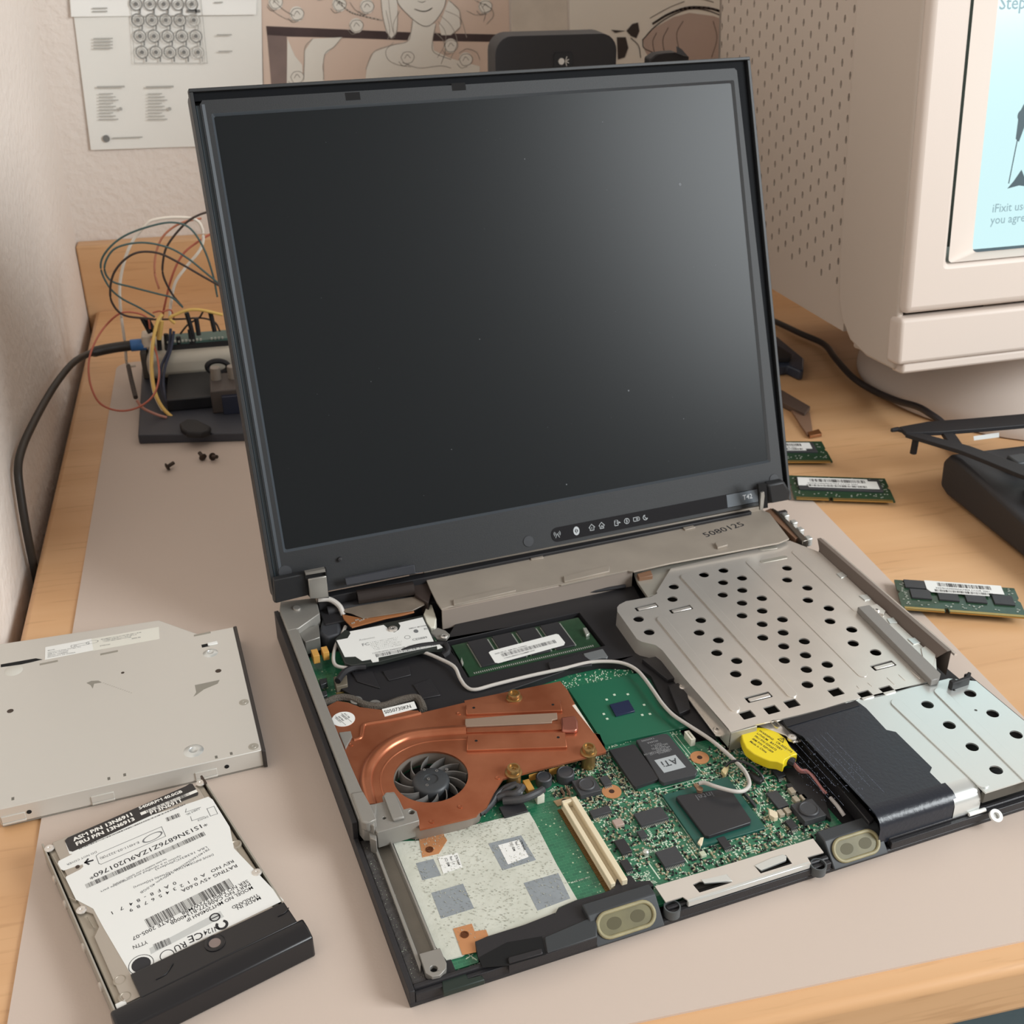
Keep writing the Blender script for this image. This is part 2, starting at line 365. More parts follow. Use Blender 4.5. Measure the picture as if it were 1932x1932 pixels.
layer(P3, 1.0, mat('brown_ink', '463C38', .8), 'ink_lines', lines=[
    (1.1,[(1212,75),(1235,50),(1265,30),(1300,17),(1335,20),(1380,38)]), (2.2,[(1232,44),(1262,26),(1300,14),(1345,17),(1382,33)]),
    (.6,[(1226,34),(1262,14),(1290,3)]), (.8,[(1212,75),(1214,90),(1230,98)]), (.6,[(1238,62),(1231,78),(1234,100)]), (.6,[(1260,52),(1250,75),(1254,105)]),
    (.6,[(1288,40),(1276,64),(1282,100)]), (1,[(1362,-4),(1372,15),(1384,30)]), (.7,[(1322,-3),(1345,4)]), (.6,[(1366,45),(1372,70),(1364,100)]), (.6,[(1345,40),(1352,72),(1342,108)])])
layer(P3, 1.1, mat('dark_ink_blot', '3A3330', .8), 'ink_blots', [[(1181,58),(1192,45),(1203,42),(1206,58),(1200,72),(1190,68)], [(1152,56),(1180,58),(1160,62)], [(1163,70),(1180,70),(1185,90),(1178,108),(1165,112)]], lines=[(.8,[(1190,72),(1204,86),(1208,108)])])
# ================================================================ CRT MONITOR
CRTM = mat('beige_monitor_plastic', 'CDC0B6', .5, bump=.05, bscale=1500); CRTS = mat('warm_grey_monitor_casing', 'BCB0A5', .5); VENT = mat('dark_vent_gap', '4A4238', .8)
crt = thing('crt_monitor', 'large beige tube monitor with vent holes in its side and lit screen', 'monitor', (400,368,0), (0,0,math.radians(3)))
TB = Matrix.Translation((0,0,77)) @ Matrix.Rotation(math.radians(-8), 4, 'X')
FACE = TB @ frame((0,0,0), (1,0,0), (0,-1,0))       # x right, y up, z to the viewer
FACEW = Matrix.Translation((400,368,0)) @ Matrix.Rotation(math.radians(3),4,'Z') @ FACE
a0 = on(FACEW, 1789, 496); a1 = on(FACEW, 1836, 476, -14); SW, SH = 325, 245
opening = rrect(a0[0], a0[1], a0[0]+SW+2*(a1[0]-a0[0]), a0[1]+SH+2*(a1[1]-a0[1]), 3)
WD = 2*a0[0]+SW+2*(a1[0]-a0[0]); HT = 375
obj('front_bezel', MB(FACE).prism([(0,37),(WD,37),(WD,HT),(0,HT)], -62, 0, [opening]), CRTM, crt, bevel=5, seg=3)
obj('control_panel', MB(FACE).prism([(-4,3),(WD+4,3),(WD+4,35),(-4,35)], -12, 3), CRTM, crt, bevel=3, seg=3)
obj('bottom_lip', MB(FACE).prism([(1,-4),(WD-1,-4),(WD-2,3.5),(2,3.5)], -12, 1), CRTM, crt, bevel=2)
obj('power_button', MB(FACE @ Matrix.Translation((WD-60,18,3))).cyl((0,0,0), 7, 2), CRTS, crt, bevel=.5)
inner = MB(FACE); oi = rrect(a1[0], a1[1], a1[0]+SW, a1[1]+SH, 5)
inner.add([(x,y,.02) for x,y in opening]+[(x,y,-14.5) for x,y in oi], [(i,(i+1)%len(oi),len(oi)+(i+1)%len(oi),len(oi)+i) for i in range(len(oi))])
obj('screen_surround', inner, CRTM, crt, smooth=60)
def scrmat():
    m = mat('lit_screen', 'D2F6F9', .2, emit=1.0); m.node_tree.nodes['Principled BSDF'].inputs['Base Color'].default_value = (.01,.012,.012,1); return m
scr = obj('screen', MB(FACE).prism([(a1[0]-3,a1[1]-3),(a1[0]+SW+3,a1[1]-3),(a1[0]+SW+3,a1[1]+SH+3),(a1[0]-3,a1[1]+SH+3)], -24, -14), scrmat(), crt)
SI = mat('grey_screen_text', '6F8A92', .5, emit=.25); SD = mat('dark_screen_picture', '2A4048', .5, emit=.3)
st = MB(FACE)
def S(px, py): return on(FACEW, px, py, -13.9)
q = S(1884,18); st.text('Step 8', 11.5, q[0], q[1], -13.8)
q = S(1871,401); st.text('iFixit uses cookies', 8.0, q[0], q[1], -13.8); q = S(1868,423); st.text('you agree to our', 8.0, q[0], q[1], -13.8)
obj('screen_text', st, SI, scr, smooth=0)
si = MB(FACE)
for poly in ([(1922,350),(1900,356),(1912,342),(1927,320),(1940,352)], [(1932,195),(1922,215),(1916,262),(1922,268),(1936,230)]):
    si.add([(*S(*p),-13.75) for p in poly], [tuple(range(len(poly)))])
si.line([S(1919,265), S(1903,345)], .9, -13.75); si.disc(*S(1929,218), 4, -13.7)
sb0 = MB(FACE); sb0.line([S(1837,474), S(1960,463)], 2.6, -13.75); obj('task_bar', sb0, SD, scr, smooth=0)
obj('screen_picture', si, SD, scr, smooth=0)
# casing: side shell in front, vented part behind
def casing(y0, y1, x0, z0a, z0b, ztop, r, m, name):
    prof = lambda y, z0: [(x,y,z) for x,z in rrect(x0, z0, WD-x0, ztop, r, 6)]
    A = prof(y0, z0a); B = prof(y1, z0b); n = len(A)
    return obj(name, MB(TB).add(A+B, [tuple(range(n)), tuple(range(n,2*n))[::-1]]+[(i,i+n,(i+1)%n+n,(i+1)%n) for i in range(n)]), m, crt)
shell = MB(TB); pr = [(6,-2),(40,0),(62,7),(75,20),(81,36),(83,60),(83,HT-4),(6,HT-4)]
for x0,x1 in ((-1.5,4),(WD-4,WD+1.5)): shell.add([(x0,y,z) for y,z in pr]+[(x1,y,z) for y,z in pr], [tuple(range(8)), tuple(range(8,16))[::-1]]+[((i+1)%8,i,i+8,(i+1)%8+8) for i in range(8)])
shell.box((4,6,HT-9),(WD-4,83,HT-4)).box((4,12,0),(WD-4,66,5)); obj('front_shell', shell, CRTS, crt, bevel=2, seg=3)
CS = TB @ frame((4,0,0), (0,-1,0), (-1,0,0))         # left side panel, x = -depth
holes = []
for k in range(19):
    y = 93+k*11.4
    for j in range(26):
        z = 34+y*.12+j*14.3+(7.15 if k%2 else 0)
        if z < HT-25: holes.append(circ(-y, z, 1.5, 6, 2.0))
obj('vent_panel', MB(CS).prism([(-80,9.5),(-304,36),(-304,HT-10),(-80,HT-6)], -3, 0, holes), CRTS, crt, smooth=30)
casing(80, 303, 8, 12, 38, HT-12, 4, VENT, 'inner_chassis')
obj('rear_shell', MB(TB).box((4,80,HT-10), (WD-4,304,HT-6)).box((WD-7,80,38), (WD-4,304,HT-6)).box((4,300,38), (WD-4,304,HT-6)), CRTS, crt)
cx, cy = 592-400+8, 487-368
obj('swivel_base', MB().lathe((cx,cy,0), [(128,0),(128,5),(124,14),(112,30),(96,48),(84,66),(84,90)], 64), CRTM, crt, smooth=50)
# black cord across the desk
cord = [UR(1440,598,3), UR(1463,607,3), UR(1510,629,3), UR(1554,649,3), UR(1576,676,3), UR(1609,712,3), UR(1648,737,4), UR(1692,756,10), UR(1730,767,17), UR(1755,781,18), UR(1780,800,14), UR(1800,828,6), UR(1816,850,3), UR(1860,900,3)]
cord = [UR(1400,570,3)]+cord
# ================================================================ KEYBOARD AND LOOSE BEZEL
KB = mat('worn_black_keyboard_plastic', '2C2B2D', .55, bump=.1, bscale=1200)
kt = thing('computer_keyboard', 'black desktop keyboard lying in front of the beige monitor', 'keyboard', (424,165,0), (0,0,math.radians(1)))
def side(x0, x1, prof): n = len(prof); return MB().add([(x0,y,z) for y,z in prof]+[(x1,y,z) for y,z in prof], [tuple(range(n)), tuple(range(n,2*n))[::-1]]+[((i+1)%n,i,i+n,(i+1)%n+n) for i in range(n)])
obj('case', side(0, 440, [(0,1),(0,12),(8,17),(40,20),(150,31),(160,30),(166,22),(164,4),(155,1)]), KB, kt, bevel=3, seg=3)
kp = MB().add([(-7,-7,0),(7,-7,0),(7,7,0),(-7,7,0),(-6,-5,8),(6,-5,8),(6,7,8),(-6,7,8)], [(3,2,1,0),(4,5,6,7),(0,1,5,4),(1,2,6,5),(2,3,7,6),(3,0,4,7)])
k0 = None
for r in range(6):
    for c in range(15):
        if k0 is None: k = k0 = obj('key', kp, mat('dark_keycap', '33373B', .4), kt, bevel=1)
        else: k = k0.copy(); COL.objects.link(k)
        k.location = ((24+c*19+(r%3)*4)*.001, (26+r*19+(8 if r == 5 else 0))*.001, (20.3+r*1.9)*.001)
kb2 = thing('keyboard_bezel', 'thin black laptop keyboard bezel frame resting on the desktop keyboard', 'bezel', (430,300,32))
def rel(pts, o): return [Vector(p)-Vector(o) for p in pts]
o_ = (430,300,32)
def bar(name, pts, w, h, m=BLACK2):
    mb = MB(); rows = []
    P = rel(pts, o_); n = len(P)
    for i,p in enumerate(P):
        d = (P[min(i+1,n-1)]-P[max(i-1,0)]); d.z = 0; d.normalize(); q = Vector((-d.y,d.x,0))*(w[i] if isinstance(w,list) else w)/2
        rows.append([p-q+Vector((0,0,h)), p+q+Vector((0,0,h))])
    return obj(name, MB().sheet([[tuple(a) for a in r] for r in rows], h), m, kb2, bevel=.4)
bar('rear_bar', [UR(1702,818,38), UR(1760,812,38.5), UR(1840,806,39), UR(1932,798,40), UR(2050,786,42)], [10,17,17,17,17], 3)
bar('front_bar', [UR(1712,822,37.5), UR(1760,836,37.5), UR(1820,853,38), UR(1870,872,38), UR(1932,896,39), UR(2000,920,40)], [8,9,11,12,14,14], 3)
bar('cross_bar', [UR(1785,822,37), UR(1795,836,37), UR(1804,848,37)], 7, 3)
bar('hook', [UR(1681,815,38), UR(1693,813,38), UR(1706,816,38)], [2,3.5,4], 2.5)
pg = UR(1729,823,37)-Vector(o_); obj('locating_peg', MB().cyl((pg.x,pg.y,pg.z-13), 2.3, 14, 12), BLACK2, kb2)
tt = [UR(1837,823,36), UR(1885,816,36.4), UR(1885,824,33), UR(1838,830,33)]
obj('white_tape', MB().sheet([[tuple(v) for v in rel(tt[:2],o_)], [tuple(v) for v in rel(tt[3:1:-1],o_)]], .4), WHITE, kb2)
mc = obj('monitor_cable', MB().tube(spl(rel(cord, cord[0]), 5), 2.7, 10), mat('black_cable_rubber', '2A2526', .5), None)
mc.location = cord[0]*.001; tag(mc, 'black cord snaking over the desk past the monitor foot', 'cable')
# ================================================================ SPEAKER BEHIND THE LID, DARK CASE
sp = thing('speaker', 'black rounded loudspeaker box standing behind the laptop lid', 'speaker', (191,700,0))
SF = Matrix.Translation((191,700,0)) @ frame((0,0,0),(1,0,0),(0,-1,0))
br_ = on(SF, 1165, 60); bt = on(SF, 935, 78)
obj('cabinet', MB(frame((0,0,0),(1,0,0),(0,-1,0))).prism(rrect(0,0,br_[0],br_[1]-1,14,6), -30, 0), mat('dark_speaker_plastic', '2E2F33', .55), sp, bevel=6, seg=3)
lg = on(SF, 1062, 113)
obj('badge', MB(frame((0,0,0),(1,0,0),(0,-1,0))).prism(rrect(lg[0]-8,lg[1]-7,lg[0]+8,lg[1]+6,2), -1, .8), GLOSSB, sp)
lgm = MB(frame((0,0,0),(1,0,0),(0,-1,0))); lgm.disc(lg[0]-1.5, lg[1]-1, 2.6, 1.0)
for k in range(4): lgm.line([(lg[0]+2,lg[1]-1),(lg[0]+5*math.cos(k*.6-.9),lg[1]-1+4.5*math.sin(k*.6-.9))], .6, 1.0)
obj('badge_mark', lgm, WHITE, sp, smooth=0)
pc = thing('plastic_case', 'small black case with a pointed tab peeking over the laptop lid', 'case', (330,660,0))
PF = Matrix.Translation((330,660,0)) @ frame((0,0,0),(1,0,0),(0,-1,0)); pp = [on(PF,*v) for v in ((1226,112),(1238,103),(1255,100),(1276,99),(1293,106),(1300,107))]
obj('case_body', MB(frame((0,0,0),(1,0,0),(0,-1,0))).prism([(pp[0][0],0)]+pp+[(pp[-1][0],0)], -14, 0), BLACK2, pc, bevel=1)
t3 = [on(PF,*v) for v in ((1277,101),(1276,87),(1284,92),(1296,106))]
obj('pointed_tab', MB(frame((0,0,0),(1,0,0),(0,-1,0))).prism(t3, 0, 3), mat('grey_tab','4A4C50',.5), pc)
# ================================================================ SMALL LOOSE PARTS BEHIND THE LAPTOP
def L3(o): return M3.inverted()
cn = thing('connector_block', 'blue-black plastic connector lying beside the laptop lid on the wood', 'connector', UR(1495,660,0))
def flatpoly(par, name, pts, z0, z1, m, bev=0, **k):
    o = par.location*1000; mb = MB(Matrix.Translation((-o.x,-o.y,-o.z))).prism([UR(x,y,z1)[:2] for x,y in pts], z0, z1); return obj(name, mb, m, par, bevel=bev, **k)
flatpoly(cn, 'housing', [(1450,628),(1466,634),(1517,676),(1516,697),(1510,700),(1486,689),(1450,693)], -1.0, 8, mat('blue_black_plastic','2E3646',.45), 1.5)
flatpoly(cn, 'latch', [(1455,655),(1470,652),(1494,668),(1490,676),(1458,676)], 8, 12, BLACK2, .8)
fx = thing('ribbon_cable', 'grey-brown flat ribbon with a small gold connector beside the lid', 'ribbon cable', UR(1500,770,0))
flatpoly(fx, 'stiffener', [(1462,733),(1476,736),(1529,767),(1518,780),(1462,752)], -.4, 3.5, mat('grey_brown_film','5A4A42',.5), .3)
flatpoly(fx, 'flex_tail', [(1490,768),(1528,778),(1533,812),(1524,820),(1510,800)], -.6, 1.2, mat('tan_film','8C6E5A',.5), .2)
flatpoly(fx, 'gold_contacts', [(1524,815),(1545,809),(1551,818),(1528,822)], -.8, 1.8, mat('amber_contact','8A5A36',.35,.5), .3)
def dimm(label, tl, tr, z, length, depth, chips, seed, lab, lift=1.6):
    o = UR(*tl, z); x = UR(*tr, z)-o; t = thing('memory_module', label, 'memory module', (o.x,o.y,0), (0,0,math.atan2(x.y,x.x)))
    t['group'] = 'memory modules lying on the desk'
    n = (length*.35, length*.42)
    bp = [(0,0),(length,0),(length,-depth*.35),(length-1.5,-depth*.42),(length,-depth*.5),(length,-depth),(n[0]+2,-depth),(n[0]+2,-depth+3.5),(n[0],-depth+3.5),(n[0],-depth),(0,-depth),(0,-depth*.5),(1.5,-depth*.42),(0,-depth*.35)]
    obj('circuit_board', MB().prism(bp, lift, lift+1.1), PCBM, t)
    e = MB().box((1.5,-depth-.15,lift+.1), (n[0]-.5,-depth+.2,lift+1)).box((n[0]+2.5,-depth-.15,lift+.1), (length-1.5,-depth+.2,lift+1))
    e.box((1.5,-depth+.1,lift+1.1), (n[0]-.5,-depth+2.2,lift+1.15)).box((n[0]+2.5,-depth+.1,lift+1.1), (length-1.5,-depth+2.2,lift+1.15))
    obj('contacts', e, GOLD, t)
    for c in chips: obj('memory_chip', MB().box((c[0],c[1],lift+1.1), (c[2],c[3],lift+2.2)), CHIP, t, bevel=.15)
    if lift > 2:
        for c in chips: obj('memory_chip', MB().box((c[0],c[1],lift-1.1), (c[2],c[3],lift)), CHIP, t, bevel=.15)
    if lift <= 2: obj('memory_chip', MB().box((length*.1,-depth*.75,.0), (length*.9,-depth*.25,lift)), CHIP, t, bevel=.15)
    if lift > 2: obj('memory_chip', MB().box((length*.45,-depth*.6,.0), (length*.55,-depth*.25,lift)), CHIP, t, bevel=.15)
    rr = random.Random(seed); sm = MB()
    for k in range(70):
        a = rr.uniform(2,length-3); b = -rr.choice((rr.uniform(2,depth*.2), rr.uniform(depth*.72,depth-4)))
        if rr.random() < .3: a = rr.choice((rr.uniform(1.5,5), rr.uniform(length-6,length-3))); b = -rr.uniform(2,depth-5)
        sm.box((a,b,lift+1.1), (a+1.0,b+.5,lift+1.5))
    s = obj('tiny_components', sm, SOLD, t, smooth=0); s['kind'] = 'stuff'
    zt = lift+2.45
    lb = obj('sticker', MB().prism(lab, zt-.2, zt), WHITE, t)
    xs = [p[0] for p in lab]; ys = [p[1] for p in lab]; x0,x1,y0,y1 = min(xs),max(xs),min(ys),max(ys); h = y1-y0; w = x1-x0
    pr = MB().bars(x0+w*.16, y0+h*.55, w*.7, h*.32, zt+.05, 60, seed).bars(x0+w*.1, y0+h*.06, w*.75, h*.2, zt+.05, 70, seed+1)
    pr.text('2237810300902A7404 CCOR 2061', h*.17, x0+w*.12, y0+h*.33, zt+.05)
    obj('printing', pr, INK, lb, smooth=0); return t
PCBM = mat('dark_green_module_board', '27452F', .35, coat=.3, var=.3, vscale=300)
def chips4(l, d, n=4, y0=.22, y1=.68): return [(l*(.09+k*.86/n), -d*y1, l*(.09+k*.86/n)+l*.15, -d*y0) for k in range(n)]
dimm('green memory module lying half under the right edge of the lid', (1486,896), (1668,902), 3, 67.5, 34, [(5,-22,62,-4)], 3, [(5,-17),(6,-5),(54,-5),(54,-8),(60,-8),(60,-19),(12,-19),(11,-17)])
dimm('green memory module lying farthest back, mostly hidden behind the lid', (1380,832), (1522,832), 3, 67.5, 34, [(5,-20,60,-4)], 5, [(8,-18),(8,-5),(57,-5),(57,-15),(52,-15),(52,-18)])
dimm('double sided memory module with big black chips right of the laptop', (1688,1089), (1925,1106), 6, 69, 31, [(5,-9,17,-.6)]+[(7+k*15.5,-20,7+k*15.5+11.5,-10.5) for k in range(4)], 8, [(17,-10),(17,-.5),(61,-.5),(61,-10),(52,-10),(52,-13),(19,-13)], lift=3.2)
SCR = mat('dark_screw_steel', '4A3F38', .4, .6)
for lb_, (px,py), rz in (('single dark screw lying apart, leftmost of the three on the mat', (316,882), .5), ('dark screw lying on the mat, middle of the three', (383,864), 2.0), ('dark screw lying on the mat, rightmost of the three', (401,863), -.9)):
    p = UR(px, py, 2)
    t = thing('screw', lb_, 'screw', (p.x,p.y,0), (0,0,rz), 'loose screws on the desk mat')
    R90 = Matrix.Translation((0,0,2.6)) @ Matrix.Rotation(math.radians(74),4,'Y')
    obj('head', MB(R90).lathe((0,0,0), [(0,-1.2),(1.8,-1.0),(2.9,-.2),(2.9,.3),(0,.3)], 16), SCR, t)
    obj('shaft', MB(R90).lathe((0,0,0), [(1.2,0)]+[(1.2+.25*(k%2),.5+k*.45) for k in range(12)]+[(0,6.2)], 12), SCR, t)
# ================================================================ ELECTRONICS PROJECT LEFT BEHIND
pj = thing('electronics_project', 'dark plate carrying a breadboard and jumper wires behind the laptop', 'electronics project', (-121,533,0))
PO = Vector((-121,533,0))
def pm(): return MB(Matrix.Translation(-PO))
DG = mat('dark_grey_printed_plastic', '3B3D45', .5)
obj('base_plate', pm().prism([(-121,533),(70,500),(70,705),(-124,690)],-.2,7), DG, pj, bevel=1)
obj('left_post', pm().box((-121,645,7), (-116,664,30)), mat('brown_grey_plastic','55504A',.5), pj, bevel=.5)
bb = obj('breadboard', pm().box((-116,628,11), (60,682,32)), mat('pale_grey_breadboard','B9B2A4',.5), pj, bevel=7, seg=4)
obj('breadboard_foot', pm().box((-112,634,7), (56,676,12)), BLACK2, pj)
mcb = obj('microcontroller_board', pm().box((-100,642,36), (40,662,38)), mat('teal_board','4F6A62',.45), pj)
hd = pm(); pins = pm()
hd.box((-100,640,31), (40,645,36)).box((-100,660,31), (40,664,36))
for k in range(48):
    x = -98+k*2.9
    if k not in (10,11,16,17,18): pins.box((x,640.5,38), (x+1.5,642.3,39.5))
obj('pin_header', hd, BLACK2, mcb); obj('header_pins', pins, SOLD, mcb)
obj('shield_can', pm().box((-46,645,38), (-28,658,41)), mat('silver_can','C3C0B4',.4,.3), mcb, bevel=.5)
obj('usb_socket', pm().box((-118,644,34), (-108,660,44)), mat('pale_socket','C9B9A6',.4), mcb, bevel=1)
obj('black_module', pm().box((-100,572,7), (-52,626,17)), mat('near_black_module','16171D',.4), pj, bevel=1)
obj('wire_clip', pm().prism([UR(x,y,11)[:2] for x,y in ((338,800),(352,792),(372,793),(398,806),(396,814),(380,819),(352,818),(342,810))], 7, 12), BLACK2, pj, bevel=1.5)
def wr(name, pts, v, r, m, z=None):
    P = []
    for i,p in enumerate(pts):
        vv = v[i] if isinstance(v, list) else v
        P.append(UP(p[0], p[1], (0,1,0), (0,vv,0))-PO)
    o = obj(name, MB().tube(spl(P, 6), r, 8), m, pj, label=None); return o
TEAL = mat('teal_wire','47605E',.5); BRN = mat('black_brown_wire','41342E',.5); ORA = mat('orange_wire','C98468',.5); RED = mat('red_wire','C06A54',.5)
YLW = mat('yellow_wire','E6BE6A',.5); WHT = mat('white_wire','F0E6D8',.5); NAV = mat('navy_wire','2E3348',.5); PNK = mat('pink_wire','C08878',.5)
wr('jumper_wire', [(292,598),(262,580),(228,562),(205,540),(190,505),(200,475),(235,445),(290,425),(330,420),(360,432),(385,470),(402,520),(410,560)], 645, .8, TEAL)
wr('jumper_wire', [(345,580),(325,562),(300,555),(250,542),(210,530),(197,505),(210,475),(235,462),(275,458),(320,468),(355,488),(385,512),(425,545)], 638, .8, TEAL)
wr('jumper_wire', [(290,602),(235,595),(212,572),(208,545),(215,515),(235,490),(262,476),(300,478),(340,497),(380,520),(430,548)], 632, .9, BRN)
wr('jumper_wire', [(345,580),(325,555),(308,520),(308,490),(315,465),(335,437),(358,415),(385,402),(420,395)], 650, .9, BRN)
wr('jumper_wire', [(256,690),(240,688),(236,650),(228,590),(226,540),(234,495),(250,455),(275,425),(290,415),(330,410),(370,415),(383,440),(378,470),(350,505),(330,535),(322,575),(320,600)], 655, 1.2, WHT)
wr('jumper_wire', [(306,600),(312,570),(325,520),(345,480),(375,455),(400,440)], 660, .9, RED)
wr('jumper_wire', [(300,545),(292,515),(294,480),(305,450),(325,430),(350,418),(380,412)], 665, .9, ORA)
wr('jumper_wire', [(283,620),(278,600),(255,590),(225,592),(195,620),(175,655),(167,690),(172,730),(190,762),(225,775),(262,768),(290,745),(300,710),(296,670),(285,640)], [640]*5+[610,590,570,560,560,560,570,590,620,640], .8, RED)
wr('jumper_wire', [(306,593),(296,610),(288,650),(286,690),(290,730),(302,762),(322,785),(348,799)], [640,635,620,610,590,575,565,560], 1.5, YLW)
wr('jumper_wire', [(304,600),(294,620),(285,655),(284,700),(290,740),(305,772),(325,792),(345,802)], [645,640,625,612,592,577,567,562], .9, WHT)
wr('jumper_wire', [(330,610),(320,600),(335,592),(355,585),(380,585),(420,594)], 640, 1.3, YLW)
wr('jumper_wire', [(322,620),(318,660),(305,690),(303,720),(310,750),(325,775),(350,795)], [640,632,620,605,590,575,562], 1.2, NAV)
wr('jumper_wire', [(328,625),(322,660),(312,690),(308,725),(316,760),(335,785),(358,798)], [638,630,618,600,582,570,560], 1.2, NAV)
wr('jumper_wire', [(315,788),(295,782),(270,770),(258,755)], [560,562,565,568], 1.1, PNK)
wr('jumper_wire', [(396,803),(420,803),(455,803)], 557, 1.2, PNK)
wr('jumper_wire', [(396,809),(420,811),(455,810)], 555, 1.0, PNK)
wr('jumper_wire', [(275,603),(340,602),(380,600),(405,608),(415,625)], 650, .8, BRN)
wr('jumper_wire', [(340,630),(355,612),(375,600),(383,588)], 648, .8, BRN)
wr('jumper_wire', [(288,590),(300,587),(307,588),(322,585),(328,600)], 650, .7, RED)
for p in ([(268,600),(283,628)], [(278,602),(295,632)], [(352,590),(362,625),(368,660)], [(370,600),(375,632)], [(397,590),(405,625)], [(313,630),(316,668)], [(299,630),(302,668)], [(336,635),(340,662)], [(358,622),(364,662)]):
    wr('dupont_plug', p, 643, 1.9, BLACK2)
wr('dupont_plug', [(242,690),(248,718),(256,750)], [640,610,585], 1.8, mat('brown_black_plug','3A302A',.5))
wr('dupont_plug', [(304,605),(300,640)], 641, 2.2, YLW)
ring_ = []
for k in range(14): a = 2*math.pi*k/13; ring_.append((411+20*math.cos(a), 692+11*math.sin(a)))
wr('strap_loop', ring_, 606, 2.2, BLACK2)
tb = obj('terminal_block', pm().box((-66,560,7), (-20,596,26)), mat('grey_brown_terminal','4E4642',.5), pj, bevel=1)
for x in (-61,-48): obj('terminal_screw', pm().cyl((x,584,24), 4, 12, 16), mat('clear_grey_plastic','8F867C',.3), tb, bevel=.5)
obj('blue_terminal', pm().box((-58,556,7), (-30,561,22)), mat('navy_plastic','23283A',.5), pj, bevel=.5)
# usb cable over the left edge of the desk
uc = [UP(276,650,(0,1,0),(0,650,0)), UP(250,651,(0,1,0),(0,648,0))]
def ux(u, px, py): return UP(px, py, (1,0,0), (u,0,0))
path = [UP(246,652,(0,1,0),(0,648,0)), UP(210,657,(0,1,0),(0,642,0)), UP(172,666,(0,1,0),(0,632,0)), ux(-165,140,683), ux(-172,112,715), ux(-177,88,752), ux(-179,62,800), ux(-179.4,42,845), ux(-179.5,34,885), ux(-179.5,40,940), ux(-179.5,50,1000), ux(-179.5,62,1060), ux(-179.5,72,1110), ux(-179.5,80,1200)]
p0 = path[0]
ucb = thing('usb_cable', 'black usb cable with blue plug hanging over the left desk edge', 'cable', p0)
obj('cord', MB().tube(spl([p-p0 for p in path], 6), [4.2 if i < 12 else 2.6 for i in range(len(path)*6-5)], 12), mat('black_cable_sheath','2E2822',.5), ucb)
a_ = UP(276,649,(0,1,0),(0,649,0))-p0; b_ = UP(246,652,(0,1,0),(0,648,0))-p0
obj('plug', MB().tube([b_, a_], 4.9, 16), mat('blue_plug','3C6EA8',.35), ucb, bevel=.5)
# ================================================================ THE LAPTOP (own frame: x right, y back, z up, mm)
lap = thing('laptop', 'opened black laptop without keyboard or palm rest, its circuit board and copper cooler exposed', 'laptop', (0,0,0), (0,0,TH))
def T(pts, z): return [tuple(U(x,y,z)[:2]) for x,y in pts]
def lp(name, pts, z0, z1, m, bev=0, par=None, holes=(), **k): return obj(name, MB().prism(T(pts,z1), z0, z1, holes), m, par or lap, bevel=bev, **k)
def R(a, b, z): p = U(*a,z); q = U(*b,z); return min(p.x,q.x), min(p.y,q.y), max(p.x,q.x), max(p.y,q.y)
def rb(name, a, b, z0, z1, m, bev=0, par=None):
    x0,y0,x1,y1 = R(a,b,z1); return obj(name, MB().box((x0,y0,z0),(x1,y1,z1)), m, par or lap, bevel=bev)
def Z(s, ox, oy):                                     # enlarged-crop coordinates -> photo coordinates
    return lambda pts: [(ox+x*s, oy+y*s) for x,y in pts]
z6 = Z(.1812,600,1280); z5 = Z(.1812,500,1050); z8 = Z(.1812,800,1050); z9 = Z(.1812,900,1280); z12 = Z(.1812,1200,1280)
z10 = Z(.1812,1000,1500); z37 = Z(.1656,1370,1340); z65 = Z(.207,650,1550); z115 = Z(.207,1150,950); z150 = Z(.2236,1500,950); z15b = Z(.2236,1500,1250); z125 = Z(.2329,1250,1450)
# ---- bottom shell
SPX = [(U(1178,1730,7).x-17,U(1178,1730,7).x+18),(U(1612,1592,7).x-15,U(1612,1592,7).x+16)]
sh = MB().box((0,0,.2),(329,258,2.2)).box((0,0,2.2),(2.2,84,9)).box((0,84,2.2),(2.4,258,18)).box((2.4,0,2.2),(SPX[0][0],2.0,6.6)).box((SPX[0][1],0,2.2),(SPX[1][0],2.0,6.2)).box((SPX[1][1],0,2.2),(329,2.0,6.2)).box((SPX[0][0],0,2.2),(SPX[1][1],2.0,2.8)).box((326.8,2,2.2),(329,84,9)).box((2.4,255,2.2),(329,258,17))
obj('bottom_shell', sh, BLACK, lap, bevel=.6)
obj('front_lip', MB().box((2.2,2.0,2.2),(SPX[0][0],4.2,8.0)).box((SPX[0][1],2,2.2),(SPX[1][0],4.2,7.2)).box((SPX[1][1],2,2.2),(329,4.2,7.2)), BLACK, lap, bevel=.6)
obj('left_ledge', MB().box((2.2,4,2.2),(8.5,84,7)), mat('dusty_black_plastic','312F30',.7,bump=.6,bscale=500,var=.3,vscale=300,hex2='4A4745'), lap, bevel=.8)
co_ = MB().box((2,4,2.2),(20,14,6.6)); co_.cyl((12.5,7.5,6.6),2.6,1.0,20); obj('corner_boss', co_, BLACK2, lap, bevel=.4)
obj('boss_hole', MB().cyl((12.5,7.5,7.62),1.3,.06), mat('deep_hole','060607',.9), lap)
HOLE = MATS['deep_hole']
obj('inner_floor', MB().box((2.4,84,2.2),(326,254,4.4)), BLACK2, lap)
